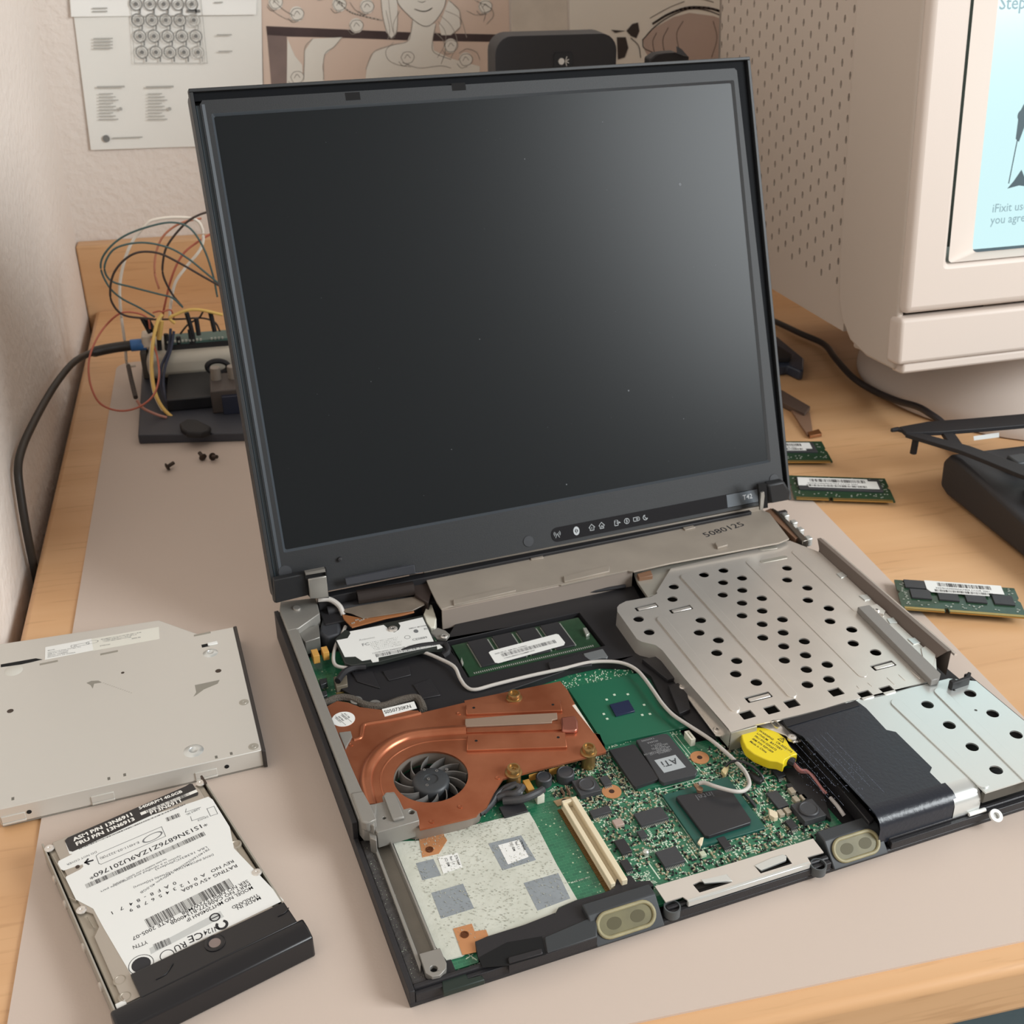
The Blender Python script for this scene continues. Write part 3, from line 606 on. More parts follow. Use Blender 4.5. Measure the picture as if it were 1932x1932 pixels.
# ---- magnesium frame
rail_o = [(527,1151),(562,1243),(600,1343),(640,1448),(676,1543),(684,1553),(697,1553),(706,1558)]
rail_i = z6([(610,1300),(530,1310),(460,1170),(340,900),(250,670),(100,300)])+[(563,1188)]
lp('side_rail', rail_o+rail_i, 9.5, 20, MAGN, .5)
lp('rail_step', [(661,1495),(684,1491),(700,1520),(711,1545),(693,1553),(681,1549)], 16, 21.3, MAGN, .8)
lp('hinge_plate', z5([(150,560),(160,470),(530,430),(570,590),(350,745),(230,770)]), 12, 20.2, MAGN, .4)
lp('port_box', z5([(350,770),(560,705),(572,840),(420,890),(375,840)]), 8, 16.5, mat('zinc_can','8F8D88',.4,.6), .3)
lp('corner_screw', circ(*z5([(330,530)])[0], 7, 14, .55), 20.2, 21, STEEL)
for c in ([(215,560),(340,545),(355,600),(285,725)],): lp('rail_gusset', z6(c), 13, 15.5, MAGN, .3)
bracket = T([(696,1519),(724,1512),(721,1503),(728,1495),(744,1494),(752,1506),(762,1527),(775,1524),(786,1530),(791,1548),(712,1571),(702,1560)], 17)
h1 = U(776.6,1532,17); h2 = U(725,1543,17)
obj('fan_bracket', MB().prism(bracket, 8, 17, [circ(h1.x,h1.y,1.3,14), circ(h2.x,h2.y,.8,12)]), MAGN, lap, bevel=.35)
obj('bracket_hole', MB().cyl((h1.x,h1.y,8.5),1.25,1).cyl((h2.x,h2.y,8.5),.78,1), HOLE, lap)
lp('bracket_pad', z6([(682,1225),(740,1185),(800,1195),(900,1440),(780,1470)]), 17, 18.6, MAGN, .5)
lp('bracket_post', z6([(520,1500),(600,1470),(610,1690),(540,1660)]), 3, 15, MAGN, .4)
tl = z65([(255,185),(400,150),(440,170),(840,1160),(700,1340),(640,1260)])
lp('channel_floor', tl, 2.4, 4.8, mat('dusty_magnesium','8E897F',.7,.1,bump=.4,bscale=200,var=.15,vscale=80), .3)
lp('channel_outer_wall', z65([(250,185),(275,178),(700,1290),(690,1365),(650,1260)]), 2.4, 8.2, MAGN, .3)
lp('channel_inner_wall', z65([(400,150),(425,165),(835,1155),(815,1165)]), 2.4, 9.5, MAGN, .2)
tp = U(*z65([(813,1340)])[0], 9.5)
obj('channel_tab', MB().prism(T(z65([(680,1205),(870,1150),(930,1290),(925,1340),(870,1400),(800,1415),(740,1380)]), 9.5), 3, 9.5, [circ(tp.x,tp.y,1.5,14)]), MAGN, lap, bevel=.5)
obj('tab_hole', MB().cyl((tp.x,tp.y,3.4),1.45,.6), HOLE, lap)
# ---- motherboard
mbd = obj('motherboard', MB().prism([(19,6),(120,6),(120,14),(205,14),(205,86),(168,90),(168,165),(80,165),(80,225),(10,225),(10,86),(19,80)], 4.6, 6), PCB, lap)
def pk(name, pts, z0, z1, m, bev=.15, crop=None): return lp(name, crop(pts) if crop else pts, z0, z1, m, bev, par=mbd)
sub = mat('green_chip_substrate', '1F6148', .35, coat=.3)
pk('northbridge_substrate', [(1071,1298),(1238,1262),(1301,1370),(1141,1405)], 6, 7.6, sub)
d1 = pk('northbridge_die', [(1150,1329),(1186,1320),(1198,1341),(1162,1350)], 7.6, 8.6, mat('blue_black_die','232A45',.25))
pk('graphics_substrate', [(1148,1412),(1262,1380),(1322,1462),(1204,1492)], 6, 7.2, sub)
gpu = pk('graphics_chip', [(0,640),(270,575),(320,575),(350,600),(640,960),(620,1005),(290,1085),(250,1060)], 7.2, 9.4, CHIP, .3, z12)
pk('video_memory_chip', [(1375,745),(1620,685),(1650,690),(1890,1030),(1880,1050),(1650,1130),(1625,1110)], 7.2, 9, CHIPD, .2, z9)
al = pk('silver_patch', [(190,852),(410,795),(520,922),(292,982)], 9.4, 9.5, mat('silver_print','A9AFB2',.5), 0, z12)
pk('southbridge_substrate', [(275,1215),(950,1020),(1350,1555),(650,1755)], 6, 7.5, mat('dark_teal_substrate','1C5248',.35), .15, z12)
ich = pk('southbridge_chip', [(415,1235),(450,1215),(950,1140),(990,1160),(1200,1470),(1190,1500),(760,1640),(715,1630)], 7.6, 9.4, CHIPD, .3, z12)
chips = [((1111,1530),(1155,1531),CHIP),((1195,1536),(1262,1543),CHIP),((1158,1587),(1193,1606),CHIPD),((1169,1625),(1195,1639),CHIPD),((1236,1608),(1293,1624),CHIP),
    ((1201,1569),(1222,1577),CHIP),((1445,1497),(1489,1519),CHIP),((1480,1549),(1506,1560),CHIPD),((1130,1467),(1155,1478),CHIP),((1352,1582),(1381,1597),CHIPD),((1405,1492),(1424,1522),CHIP),((945,1530),(992,1522),CHIPD),((1482,1480),(1508,1492),CHIPD),((1455,1452),(1490,1461),CHIPD),((1505,1462),(1540,1478),CHIPD)]
pins = MB()
for a,b,m in chips:
    x0,y0,x1,y1 = R(a,b,7.6)
    if y1-y0 < 4: y0 -= 3; y1 += 2.5
    c = obj('chip', MB().box((x0,y0,6.3),(x1,y1,7.8)), m, mbd, bevel=.15)
    n = int((x1-x0)/.75)
    for k in range(n):
        xx = x0+.4+k*.75; pins.box((xx,y0-1.1,6.0),(xx+.35,y0+.1,6.6)).box((xx,y1-.1,6.0),(xx+.35,y1+1.1,6.6))
pp_ = obj('chip_pins', pins, SOLD, mbd, smooth=0); pp_['kind'] = 'stuff'
rb('crystal_can', (1154,1547), (1179,1554), 6, 7.8, mat('pinkish_can','A8948A',.45), .3, mbd)
rb('crystal_can', (1318,1607), (1334,1612), 6, 7.6, mat('pale_can','B9C0A8',.4), .2, mbd)
def ind(px, py, r, h, sq=0):
    c = U(px,py,6+h); m = MB()
    if sq: m.box((c.x-sq,c.y-sq,6),(c.x+sq,c.y+sq,6+h-1.2))
    m.lathe((c.x,c.y,6), [(r,0),(r,h-.5),(r-.5,h),(r*.8,h),(r*.78,h-.3),(0,h-.3)], 24); return obj('inductor', m, mat('ferrite_grey','3C3D40',.5), mbd, bevel=.3)
ind(1026,1464,3.8,4.5); ind(1067,1455,4.2,5); ind(1107,1478,4.0,4,5.2); ind(1526,1524,4.6,4.6,5.6)
for px,py in ((1154,1494),(1320,1430)):
    c = U(px,py,6); obj('copper_washer_pad', MB().lathe((c.x,c.y,6), [(1.1,0),(4.5,0),(4.5,.35),(1.1,.35)], 32), COPPERF, mbd)
    obj('pad_hole', MB().cyl((c.x,c.y,6.02),1.3,.36,16), mat('dark_brown_hole','3A1E10',.7), mbd)
def conn(px0, px1, z1, n=2):
    x0,y0,x1,y1 = R(px0,px1,z1); m = MB().prism(rrect(x0,y0,x1,y1,.3,2), 6, z1, [rrect(x0+1,y0+1,x1-1,y1-1,.3,2)]).box((x0+.5,y0+.5,6),(x1-.5,y1-.5,7.5)); return obj('white_socket', m, IVORY, mbd, bevel=.2)
conn((1291,1380),(1313,1394),10); conn((1008,1494),(1028,1500),10.5)
q0 = U(1077,1507,10.5); q1 = U(1163,1664,10.5); cxx = (q0.x+q1.x)/2
dc = obj('docking_connector', MB().box((cxx-3.6,q1.y,6),(cxx+3.6,q0.y,7.6)).box((cxx-3.6,q1.y,7.6),(cxx-1.4,q0.y,10.2)).box((cxx+1.0,q1.y-1,7.6),(cxx+3.6,q0.y,11.4)).box((cxx-3.6,q0.y-2,7.6),(cxx+3.6,q0.y,11)), CREAM, mbd, bevel=.3)
pn = MB()
for k in range(int((q0.y-q1.y)/.62)): yy = q1.y+k*.62; pn.box((cxx-5.6,yy,6),(cxx-3.5,yy+.3,6.5)).box((cxx+3.5,yy,6),(cxx+5.0,yy+.3,6.5))
p_ = obj('connector_pins', pn, mat('brown_gold_pins','8A6A40',.4,.6), mbd, smooth=0); p_['kind'] = 'stuff'
lp('connector_ear', z9([(795,1275),(940,1230),(1010,1235),(960,1290),(840,1330)]), 6, 6.5, mat('tan_metal','B39A78',.4,.6), 0, mbd)
eh = U(*z9([(915,1280)])[0], 6.6); obj('ear_hole', MB().cyl((eh.x,eh.y,6.4),1.6,.25), HOLE, mbd)
for a,b in ((z9([(472,1060)])[0],z9([(600,1150)])[0]),): rb('tantalum_capacitor', a, b, 6, 9.5, TAN, .2, mbd)
for a,b in (((586,1226),(603,1236)),((605,1221),(621,1230))): rb('tantalum_capacitor', a, b, 10, 15, TAN, .2, mbd)
for a in ((540,1005,700,960),(750,950,910,900)): rb('tantalum_capacitor', z9([(a[0],a[1])])[0], z9([(a[2],a[3])])[0], 6, 10, TAN, .2, mbd)
for a in ((870,1125,915,1190),(925,1115,975,1180)): rb('ceramic_capacitor', z9([(a[0],a[1])])[0], z9([(a[2],a[3])])[0], 6, 9, mat('brown_ceramic','8A7060',.4), .2, mbd)
for px,py in ((1473,1532),(1486,1528),(1494,1490),(1502,1506),(1516,1503)): c = U(px,py,8); obj('ceramic_capacitor', MB().box((c.x-1.3,c.y-1.7,6),(c.x+1.3,c.y+1.7,8)), mat('pale_ceramic','A69B88',.4), mbd, bevel=.2)
rr = random.Random(11); sA = MB(); sB = MB(); sC = MB()
EX = [(128,103,172,147),(143,30,170,56)]
for o in list(mbd.children):
    if not o.name.startswith(('chip_pins','northbridge','southbridge','graphics_substrate','pad_hole')):
        xs = [v.co.x*1000 for v in o.data.vertices]; ys = [v.co.y*1000 for v in o.data.vertices]; EX.append((min(xs)+1.4,min(ys)+1.4,max(xs)-1.4,max(ys)-1.4))
def inside(x,y):
    for a in EX:
        if a[0]-2 < x < a[2]+2 and a[1]-2 < y < a[3]+2: return True
    return False
for k in range(5200):
    x = rr.uniform(102,198); y = rr.uniform(15,84)
    if rr.random() < .22: x = rr.uniform(92,128); y = rr.uniform(68,100)
    if inside(x,y): continue
    if 108 < x < 116 and y < 26: continue
    x = round(x/1.2)*1.2+rr.uniform(-.1,.1); y = round(y/1.0)*1.0
    w,h = (1.0,.5) if rr.random() < .5 else (.5,1.0); m = rr.choice((sA,sA,sA,sB,sC))
    m.box((x,y,6),(x+w,y+h,6+(.2 if m is sA else .7)))
for k in range(200):
    x = rr.uniform(98,112); y = rr.uniform(14,24)
    sA.box((x,y,6),(x+.7,y+.35,6.15))
for k in range(260):
    x = rr.uniform(128,168); y = rr.choice((rr.uniform(148,158),rr.uniform(97,102))); sA.box((x,y,6),(x+.5,y+.5,6.3))
for nm,m,c in (('solder_pads',sA,SILK),('tiny_resistors',sB,CHIPD),('tiny_capacitors',sC,mat('pale_tan_ceramic','A79C80',.5))):
    o = obj(nm, m, c, mbd, smooth=0); o['kind'] = 'stuff'
sl = MB()
def sline(pts, w=.3, z=6.05, cl=False): sl.line(T(pts,z), w, z, cl)
sline(z12([(240,1190),(960,990),(1390,1560),(650,1790)]), .35, cl=True); sline(z12([(100,1195),(660,1040)]), .4); sline(z12([(0,605),(300,540),(420,520)]), .35)
sline(z12([(340,560),(720,1020)]), .3); sline(z12([(370,540),(640,880)]), .3); sline(z9([(1370,690),(1690,600),(1910,545)]), .4); sline(z9([(1350,780),(1640,1230),(1700,1220)]), .35); sline(z9([(1400,800),(1660,1200)]), .3)
sline(z9([(1170,965),(1330,925),(1270,830)]), .35); sline(z9([(1425,1020),(1465,1085),(1440,1095)]), .3); sline(z9([(735,1175),(820,1150)]), .3); sline(z9([(1020,1290),(1130,1330),(1300,1245),(1310,1230)]), .35)
sline(z10([(1150,890),(1130,850)]), .3); sline(z10([(1200,660),(1350,870)]), .6); sline(z12([(1480,1440),(1650,1670)]), .6); sline(z12([(1200,1190),(1300,1330),(1280,1430),(1350,1440)]), .3); sline(z12([(1350,1030),(1480,1000)]), .3)
for i in range(5):
    for o_2 in ((1225,1100,1290,1180),(1335,1050,1390,1150)):
        x = o_2[0]+(o_2[2]-o_2[0])*i/4; y = o_2[1]+(o_2[3]-o_2[1])*i/4; sline(z12([(x,y),(x+14,y+26)]), .5)
    sline(z12([(990+i*22,1790+i*22),(1010+i*22,1785+i*22)]), .6); sline(z12([(1110+i*20,1720+i*20),(1135+i*20,1715+i*20)]), .6)
for x,y in ((1350,220),(1430,170),(1570,165),(1740,275),(1800,370),(1720,380),(1320,370),(1355,420)):
    p = T(z9([(x,y)]), 7.7)[0]; sl.box((p[0]-.6,p[1]-.6,7.6),(p[0]+.6,p[1]+.6,7.8))
for i in range(3): sl.bars(*T(z10([(430+i*45,920-i*15)]),6.1)[0], 5, .7, 6.1, 10, i)
p = T(z65([(1110,1250)]),6.1)[0]; sl.line([(p[0],p[1]),(p[0]+3,p[1]+1)], .4, 6.1); sl.line([(p[0]+1,p[1]+2.5),(p[0]+3.5,p[1]-2)], .4, 6.1); sl.text('J6 USA', 2, p[0], p[1]-5, 6.1)
o = obj('silkscreen', sl, SILK, mbd, smooth=0); o['kind'] = 'stuff'
def lab(F3, name, m, par, fn, zz=0): mb = MB(F3); fn(mb); return obj(name, mb, m, par, smooth=0)
def PF3(a, b, z): p = U(*a,z); q = U(*b,z); return frame(p, (q.x-p.x,q.y-p.y,0))
# markings on the big chips (read from the far side)
F = PF3((1270,1420),(1232,1430),9.46)
def f(mb): mb.text('215RDALB-11ST', 1.8, 0, -2.6, .02, sx=1.1); [mb.text(s, 1.3, 0, -5.2-i*2, .02) for i,s in enumerate(('M6-C32','S3CTS9BDS','T31922.1','0515AA','TAIWAN'))]
lab(F, 'chip_marking', mat('grey_chip_print','8E9092',.6), gpu, lambda mb: [mb.text(s, 1.6, 0.5, -2.4-i*2.2+0, .02) for i,s in enumerate(('GE42N12',))])
F = PF3((1274,1426),(1236,1436),9.56)
lab(F, 'logo_letters', mat('dark_grey_ink','3A3E42',.6), al, lambda mb: (mb.text('ATi', 5.6, .6, 1.4, .03, sx=.98)))
F = PF3((1268,1414),(1218,1427),9.46)
lab(F, 'chip_marking', MATS['grey_chip_print'], gpu, lambda mb: [mb.text(s, 1.7, 0, 1.0-i*2.0-2, .02) for i,s in enumerate(('216PACGA11ST','M9-CSP32','S0518CQ'))][:0] or [mb.text(s, 1.7, 1+.8*i, -1.8-2.3*i+0, .02) for i,s in enumerate(('216P9NZCGA11H','M9-CSP32','T0571-1','0524AA','TAIWAN'))])
F = PF3((1350,1503),(1308,1513),9.46)
lab(F, 'chip_marking', mat('faint_chip_print','5E5F62',.6), ich, lambda mb: mb.text('intel', 5, 0, -3.6, .02))
# ---- copper cooler
cz = 14.4
ol = z6([(95,290),(200,235),(310,250),(440,300),(560,315),(690,330),(1045,335),(1060,365),(1110,350),(1530,250)])+z8([(420,1500),(1420,1298),(1500,1400),(1570,1530),(1540,1548),(1770,1840),(1830,1850)])+z9([(1225,570),(1345,750),(1340,768),(1260,790),(480,990),(270,1045),(180,1180),(100,1340),(20,1392)])+z6([(1650,1428),(1560,1455),(1060,1570),(1030,1450),(700,1340),(560,1330),(420,1100),(250,680)])
fc = U(813,1465,cz); fr = 17.0
ctr = T([(813,1464.5)], cz)[0]
cu = obj('copper_cooler', MB().prism(T(ol,cz), 13.4, cz, [circ(ctr[0],ctr[1],fr,48)]), COPPER, lap)
base_o = T(z6([(150,330),(1040,385),(1530,300),(1700,900)])+z9([(100,1160),(20,1370)])+z6([(1550,1450),(1065,1568),(640,1480),(450,1180)]), 13.3)
obj('cooler_base', MB().prism(base_o, 6.3, 13.4, [circ(ctr[0],ctr[1],fr+.6,48)]), mat('grey_cast_base','8F857C',.5,.4), cu)
white_gap = z8([(1530,1545),(1575,1540),(1770,1838),(1715,1845)]); lp('white_foam', white_gap, 12.5, 14.0, mat('white_foam','D9D2C6',.8), 0, cu)
obj('fan_floor', MB().cyl((ctr[0],ctr[1],5.8),fr,.5,40), HOLE, cu)
fan = MB().lathe((ctr[0]-.2,ctr[1]-.4,5.5), [(8.6,0),(8.6,5.6),(8.2,7.0),(7.0,7.7),(3.4,7.8),(3.2,7.3),(0,7.3)], 40)
hub = obj('fan_hub', fan, mat('dusty_fan_plastic','35383B',.45), cu, smooth=50)
fb = mat('dusty_blade','6E6B68',.6)
for k in range(13):
    a0_ = 2*math.pi*k/13; rows = []
    for i in range(6):
        r = 8.2+i*1.7; a = a0_-.105*i; rows.append([(ctr[0]+r*math.cos(a), ctr[1]+r*math.sin(a), 6.2), (ctr[0]+(r)*math.cos(a-.06), ctr[1]+r*math.sin(a-.06), 11.6)])
    mb = MB().sheet(rows); mb2 = MB(Matrix.Translation((.45,.35,0))).sheet(rows); n = len(mb.v); mb.add(mb2.v, [f_[::-1] for f_ in mb2.f])
    mb.f += [(2*i+1,2*i+3,2*i+3+n,2*i+1+n) for i in range(5)]; obj('fan_blade', mb, fb, cu)
hd_ = MB()
for x,y in ((1105,950),(1235,960),(1150,1045),(1135,1110),(1340,945)): p = T(z6([(x,y)]), 13.3)[0]; hd_.lathe((p[0],p[1],12.9), [(.7,0),(.7,.5),(.4,.5),(.4,.2),(0,.2)], 12)
obj('hub_dimples', hd_, fb, hub)
def cpath(pts, r, flat, name, m=COPPER, z=cz, crop=z6):
    return obj(name, MB().tube(spl([(*p,z) for p in T(crop(pts), z+1)], 6), r, 12, flat), m, cu)
cpath([(1540,518),(1270,535),(1000,565),(860,605),(720,680),(600,790),(520,920),(497,1060),(515,1180),(550,1320)], 3.0, .62, 'heat_pipe')
cpath([(540,1180),(560,1250)], .2, 1, 'pipe_end') if 0 else None
cpath([(1070,345),(900,385),(700,425),(520,455),(470,480),(455,560),(440,600),(370,625)], 1.0, .8, 'embossed_ridge')
cpath([(1600,612),(1300,625),(1070,655),(880,725),(740,830),(660,960),(660,1100),(690,1200)], .5, .5, 'embossed_line')
lp('raised_block', z8([(430,1545),(1420,1490),(1440,1600),(440,1640)]), cz, cz+1.3, COPPER, .4, cu)
lp('raised_block', z6([(1548,600),(1548,745)])+z9([(940,710),(920,560)]), cz, cz+1.3, COPPER, .4, cu)
lp('silver_bar', z8([(428,1690),(428,1770),(1330,1730),(1335,1700),(1390,1690),(1385,1625),(900,1650)]), cz, cz+.9, mat('tinned_copper','A18B7A',.4,.4), .2, cu)
lp('gold_bar', z8([(440,1790),(440,1830),(1470,1800),(1450,1745),(1340,1735)]), cz, cz+.8, COPPER, .3, cu)
lp('pipe_clamp', z9([(870,400),(1020,380),(1050,430),(1055,520),(1020,545),(885,545)]), cz, cz+2.2, mat('pinkish_copper','A86A5A',.3,.7), .9, cu)
for pts in ([(518,1574)],[(1342,1542)],[(543,1918)],[(1397,1882)]): p = T(z8(pts), cz+1.33)[0]; obj('rivet_hole', MB().disc(p[0],p[1],.75,cz+1.33,12), HOLE, cu, smooth=0)
for x,y in ((970,1309),(1111,1410),(969,1449)):
    c = U(x,y,17.5)
    obj('spring_screw', MB().lathe((c.x,c.y,cz), [(3.9,0),(4.1,.5),(3.9,1),(3.1,1.1),(3.1,3.2),(2.9,3.6),(2.2,3.6),(2.1,2.6),(.9,2.6),(.7,2.0),(0,2.0)], 28).cyl((c.x,c.y,6.2),3.4,8,20), BRASS, cu)
for x,y in ((345,690),(1465,365),(1870,1035),(1480,1335),(1185,1490)): p = T(z6([(x,y)]), cz)[0]; obj('rivet', MB().lathe((p[0],p[1],cz), [(1.1,0),(1.1,.3),(.7,.3),(.6,.1),(0,.1)], 14), COPPER, cu)
fo = [(612,1327),(640,1317),(665,1320),(690,1331),(722,1333),(755,1322),(782,1317),(793,1324),(799,1340)]
obj('foam_edging', MB().tube(spl([(*p,12.2) for p in T(fo,12)], 6), 2.0, 8), mat('fuzzy_grey_foam','5B544C',.9,bump=1,bscale=1500), cu)
l1 = lp('serial_sticker', z6([(665,320),(1000,238),(1030,310),(695,396)]), cz, cz+.15, WHITE, 0, cu)
lab(PF3((725,1349),(785,1335),cz+.2), 'serial_number', INK, l1, lambda mb: mb.text('S050730KN', 3.7, .5, .8, .0, sx=.76))
pc_ = T([(648,1357)], cz)[0]; l2 = obj('round_sticker', MB().cyl((pc_[0],pc_[1],cz),5.6,.15,40), WHITE, cu)
def f(mb):
    for i,s in enumerate(('AVC 38L','DB05405','26R7860','P/N 0511')): mb.text(s, 1.3, -3.4, 2.3-i*1.7, 0)
    mb.line([(-4.6,1.7),(4.6,1.7)], .15, 0); mb.line([(-4.6,-1.7),(4.6,-1.7)], .15, 0)
lab(Matrix.Translation((pc_[0],pc_[1],cz+.2)) @ Matrix.Rotation(math.radians(-70),4,'Z'), 'sticker_print', INK, l2, f)
cab = [(905,1536),(925,1518),(938,1498),(955,1485),(975,1478)]; CABG = mat('grey_black_sleeve','3C3C3E',.45)
def wire(name, pts, z, r, m, par=lap, n=6, **k):
    P = [(*U(x,y,zz)[:2],zz) for (x,y),zz in zip(pts, z if isinstance(z,list) else [z]*len(pts))]; return obj(name, MB().tube(spl(P, n), r, 10), m, par, **k)
wire('fan_cable', cab, [9,9,10,11,12], 1.3, CABG, cu); wire('fan_cable', [(912,1534),(935,1510),(946,1495),(962,1487),(976,1482),(982,1496),(976,1508)], [8,8,10,12,13,12,9], 1.2, CABG, cu)
wire('fan_cable', [(950,1512),(985,1508),(1012,1497),(1024,1490)], [9,11,11,10], 1.8, CABG, cu); wire('fan_cable', [(938,1505),(955,1500),(975,1497),(985,1484)], [9,10,12,12], 1.9, CABG, cu)
for px,py in ((672,1320),(707,1327)):
    c = U(px,py,13); o = obj('round_capacitor', MB().cyl((c.x,c.y,4.4),3.1,8.6,24), mat('capacitor_can','9B9A96',.35,.6), mbd, bevel=.4); mb = MB(); mb.text('47K', 2, c.x-1.8, c.y-.8, 13.05); obj('capacitor_print', mb, INK, o, smooth=0)
# ---- milky insulating film with dust
film = lp('insulating_film', [(741,1588),(790,1586),(870,1562),(940,1545),(998,1532),(1009,1550),(1050,1630),(1089,1697),(1054,1712),(1045,1728),(923,1766),(872,1803),(842,1811),(822,1786)], 6.3, 7.0, mat('milky_film','B9BBAE',.5,var=.25,vscale=90,hex2='CDCFC4',bump=.2,bscale=400))
GP = mat('grey_window_film','8D9499',.45,var=.12,vscale=150)
for pts in ([(650,380),(810,340),(880,490),(710,535)],[(790,650),(1080,565),(1180,790),(880,885)],[(1310,200),(1610,125),(1745,350),(1440,445)]): lp('grey_window', z65(pts), 7.0, 7.06, GP, 0, film)
lp('grey_window', [(988,1666),(1053,1647),(1076,1695),(1014,1718)], 7.0, 7.06, GP, 0, film)
for pts,fr_ in (([(850,325),(1030,285),(1075,415),(900,475)],((845,1616),(857,1645))), ([(1400,215),(1590,165),(1680,320),(1490,390)],((968,1588),(982,1620)))):
    s = lp('part_sticker', z65(pts), 7.06, 7.16, WHITE, 0, film)
    a,b = fr_; lab(PF3((a[0]+12,a[1]-2),(b[0]+12,b[1]-3),7.2), 'sticker_print', INK, s, lambda mb: [mb.text(t_, 1.6, 0, -i*2.2, 0) for i,t_ in enumerate(('27K9644','Rev 1.1','(C) IBM'))])
t1 = lp('orange_tab', z65([(680,160),(900,110),(935,170),(860,290),(710,325)]), 7.0, 7.2, COPPERF, 0, film)
t2 = lp('orange_tab', z65([(990,975),(1160,930),(1185,1000),(1290,985),(1310,1040),(1190,1100),(1200,1190),(1075,1215)]), 7.0, 7.2, COPPERF, 0, film)
for t_,p in ((t1,(775,255)),(t2,(1095,1030))): c = U(*z65([p])[0],7.3); obj('threaded_hole', MB().lathe((c.x,c.y,7.15), [(1.7,0),(1.7,.3),(1.2,.3),(1.1,.08),(0,.08)], 20), mat('dark_copper_hole','6A3F25',.4,.6), t_)
ds = MB(); rr = random.Random(5)
fp = T([(745,1590),(870,1562),(998,1532),(1080,1690),(923,1764),(830,1790)], 7)
def pin(x, y, P):
    c = False
    for i in range(len(P)):
        a = P[i]; b = P[i-1]
        if (a[1] > y) != (b[1] > y) and x < (b[0]-a[0])*(y-a[1])/(b[1]-a[1])+a[0]: c = not c
    return c
n = 0
while n < 1700:
    x = rr.uniform(20,95); y = rr.uniform(10,92)
    if rr.random() < .45: x = rr.uniform(25,80); y = 84-abs(rr.gauss(0,5))+rr.uniform(-1,2)
    if not pin(x,y,fp): continue
    n += 1; s = rr.uniform(.15,.75); a = rr.uniform(0,6.3); z = 7.08+rr.uniform(0,.9)*(1 if y > 76 else .1)
    ds.add([(x,y,z),(x+s*math.cos(a),y+s*math.sin(a),z+.1),(x+s*.6*math.cos(a+1.2),y+s*.6*math.sin(a+1.2),z+.25),(x+s*.3,y-s*.3,z+.02)], [(0,1,2),(0,2,3),(1,3,2),(0,3,1)])
o = obj('dust', ds, mat('grey_dust','A3A498',.9), film, smooth=0); o['kind'] = 'stuff'
ds = MB()
for k in range(900):
    x = rr.uniform(84,110); y = rr.uniform(20,80); s = rr.uniform(.1,.45); a = rr.uniform(0,6.3); z = 6.05
    if rr.random() < .3: x = rr.uniform(3,9); y = rr.uniform(6,84); z = 7.05
    elif rr.random() < .25: x = rr.uniform(60,92); y = rr.uniform(80,90)
    ds.add([(x,y,z),(x+s*math.cos(a),y+s*math.sin(a),z+.1),(x+s*.6*math.cos(a+1.2),y+s*.6*math.sin(a+1.2),z+.2)], [(0,1,2)])
o = obj('dust', ds, mat('pale_dust','A3AC98',.9), lap, smooth=0); o['kind'] = 'stuff'
# ---- black inner tray around the memory slot
dz = 9.0
m0 = U(852,1218,dz); mx1 = U(1137,1225,dz).x; my1 = U(887,1277,dz).y
bay = [(m0.x-1.5,my1-1.5),(mx1+2,my1-1.5),(mx1+2,m0.y+3),(m0.x-1.5,m0.y+3)]
tray = T([(640,1298),(655,1262),(700,1254),(838,1222),(848,1196),(862,1172),(1195,1103),(1240,1190),(1262,1225),(1300,1290),(1352,1392),(1318,1378),(1288,1352),(1255,1330),(1228,1275),(1190,1252),(1130,1250),(1075,1262),(905,1322),(800,1345),(700,1330)], 10.2)
obj('inner_tray', MB().prism(tray, 6.1, 10.2, [bay]), BLACK2, lap, bevel=.4)
obj('slot_floor', MB().box((bay[0][0],bay[0][1],5),(bay[2][0],bay[2][1],6.4)), mat('dark_green_floor','15241E',.6), lap)
for pts in ([(880,1170),(1120,1190),(1200,1370),(960,1300)],[(1540,1330),(1720,1270),(1830,1440),(1640,1480)],[(1220,1190),(1500,1140),(1520,1230),(1290,1290)]): lp('tray_recess', z5(pts), 10.2, 10.9, BLACK, .3)
for pts in ([(560,850),(770,810),(1010,1090),(900,1120)],[(900,1190),(1120,1140),(1190,1500),(1050,1560)]):
    q = Z(.1449,1130,1120)(pts); lp('tray_rib', q, 10.2, 12.4, BLACK, .3)
obj('tray_rib', MB().tube([(*U(870,1150,13)[:2],12),(*U(1180,1103,13)[:2],12)], 1.2, 8), BLACK2, lap)
mm = obj('memory_module', MB().prism([(m0.x,my1),(mx1,my1),(mx1,m0.y),(m0.x,m0.y)], dz-1, dz), PCBM, lap)
L_ = mx1-m0.x; D_ = m0.y-my1
for k in range(4): obj('memory_chip', MB().box((m0.x+L_*(.115+k*.19),my1+D_*.17,dz),(m0.x+L_*(.115+k*.19+.145),my1+D_*.96,dz+1.1)), CHIPD, mm, bevel=.15)
tp_ = MB()
for k in range(4):
    for dx in (-.008,.148):
        for j in range(30): tp_.box((m0.x+L_*(.115+k*.19+dx),my1+D_*(.19+j*.025),dz),(m0.x+L_*(.115+k*.19+dx+.009),my1+D_*(.19+j*.025+.014),dz+.5))
for j in range(60): tp_.box((m0.x+3+j*1.15,my1+D_*.05,dz),(m0.x+3.6+j*1.15,my1+D_*.09,dz+.2))
o = obj('module_pins', tp_, SOLD, mm, smooth=0); o['kind'] = 'stuff'
s = lp('module_sticker', [(922,1231),(926,1228),(1049,1196),(1054,1197),(1066,1212),(1064,1217),(940,1251),(934,1250)], dz+1.1, dz+1.25, WHITE, 0, mm)
def f(mb): mb.bars(6,2.9,32,3.0,0,56,4); mb.text('11S36L4803Z1/256MMF1RW', 1.5, 6, .9, 0); mb.text('2005-08-17  IBM FRU 31P9832', 1.5, 3, 6.4, 0)
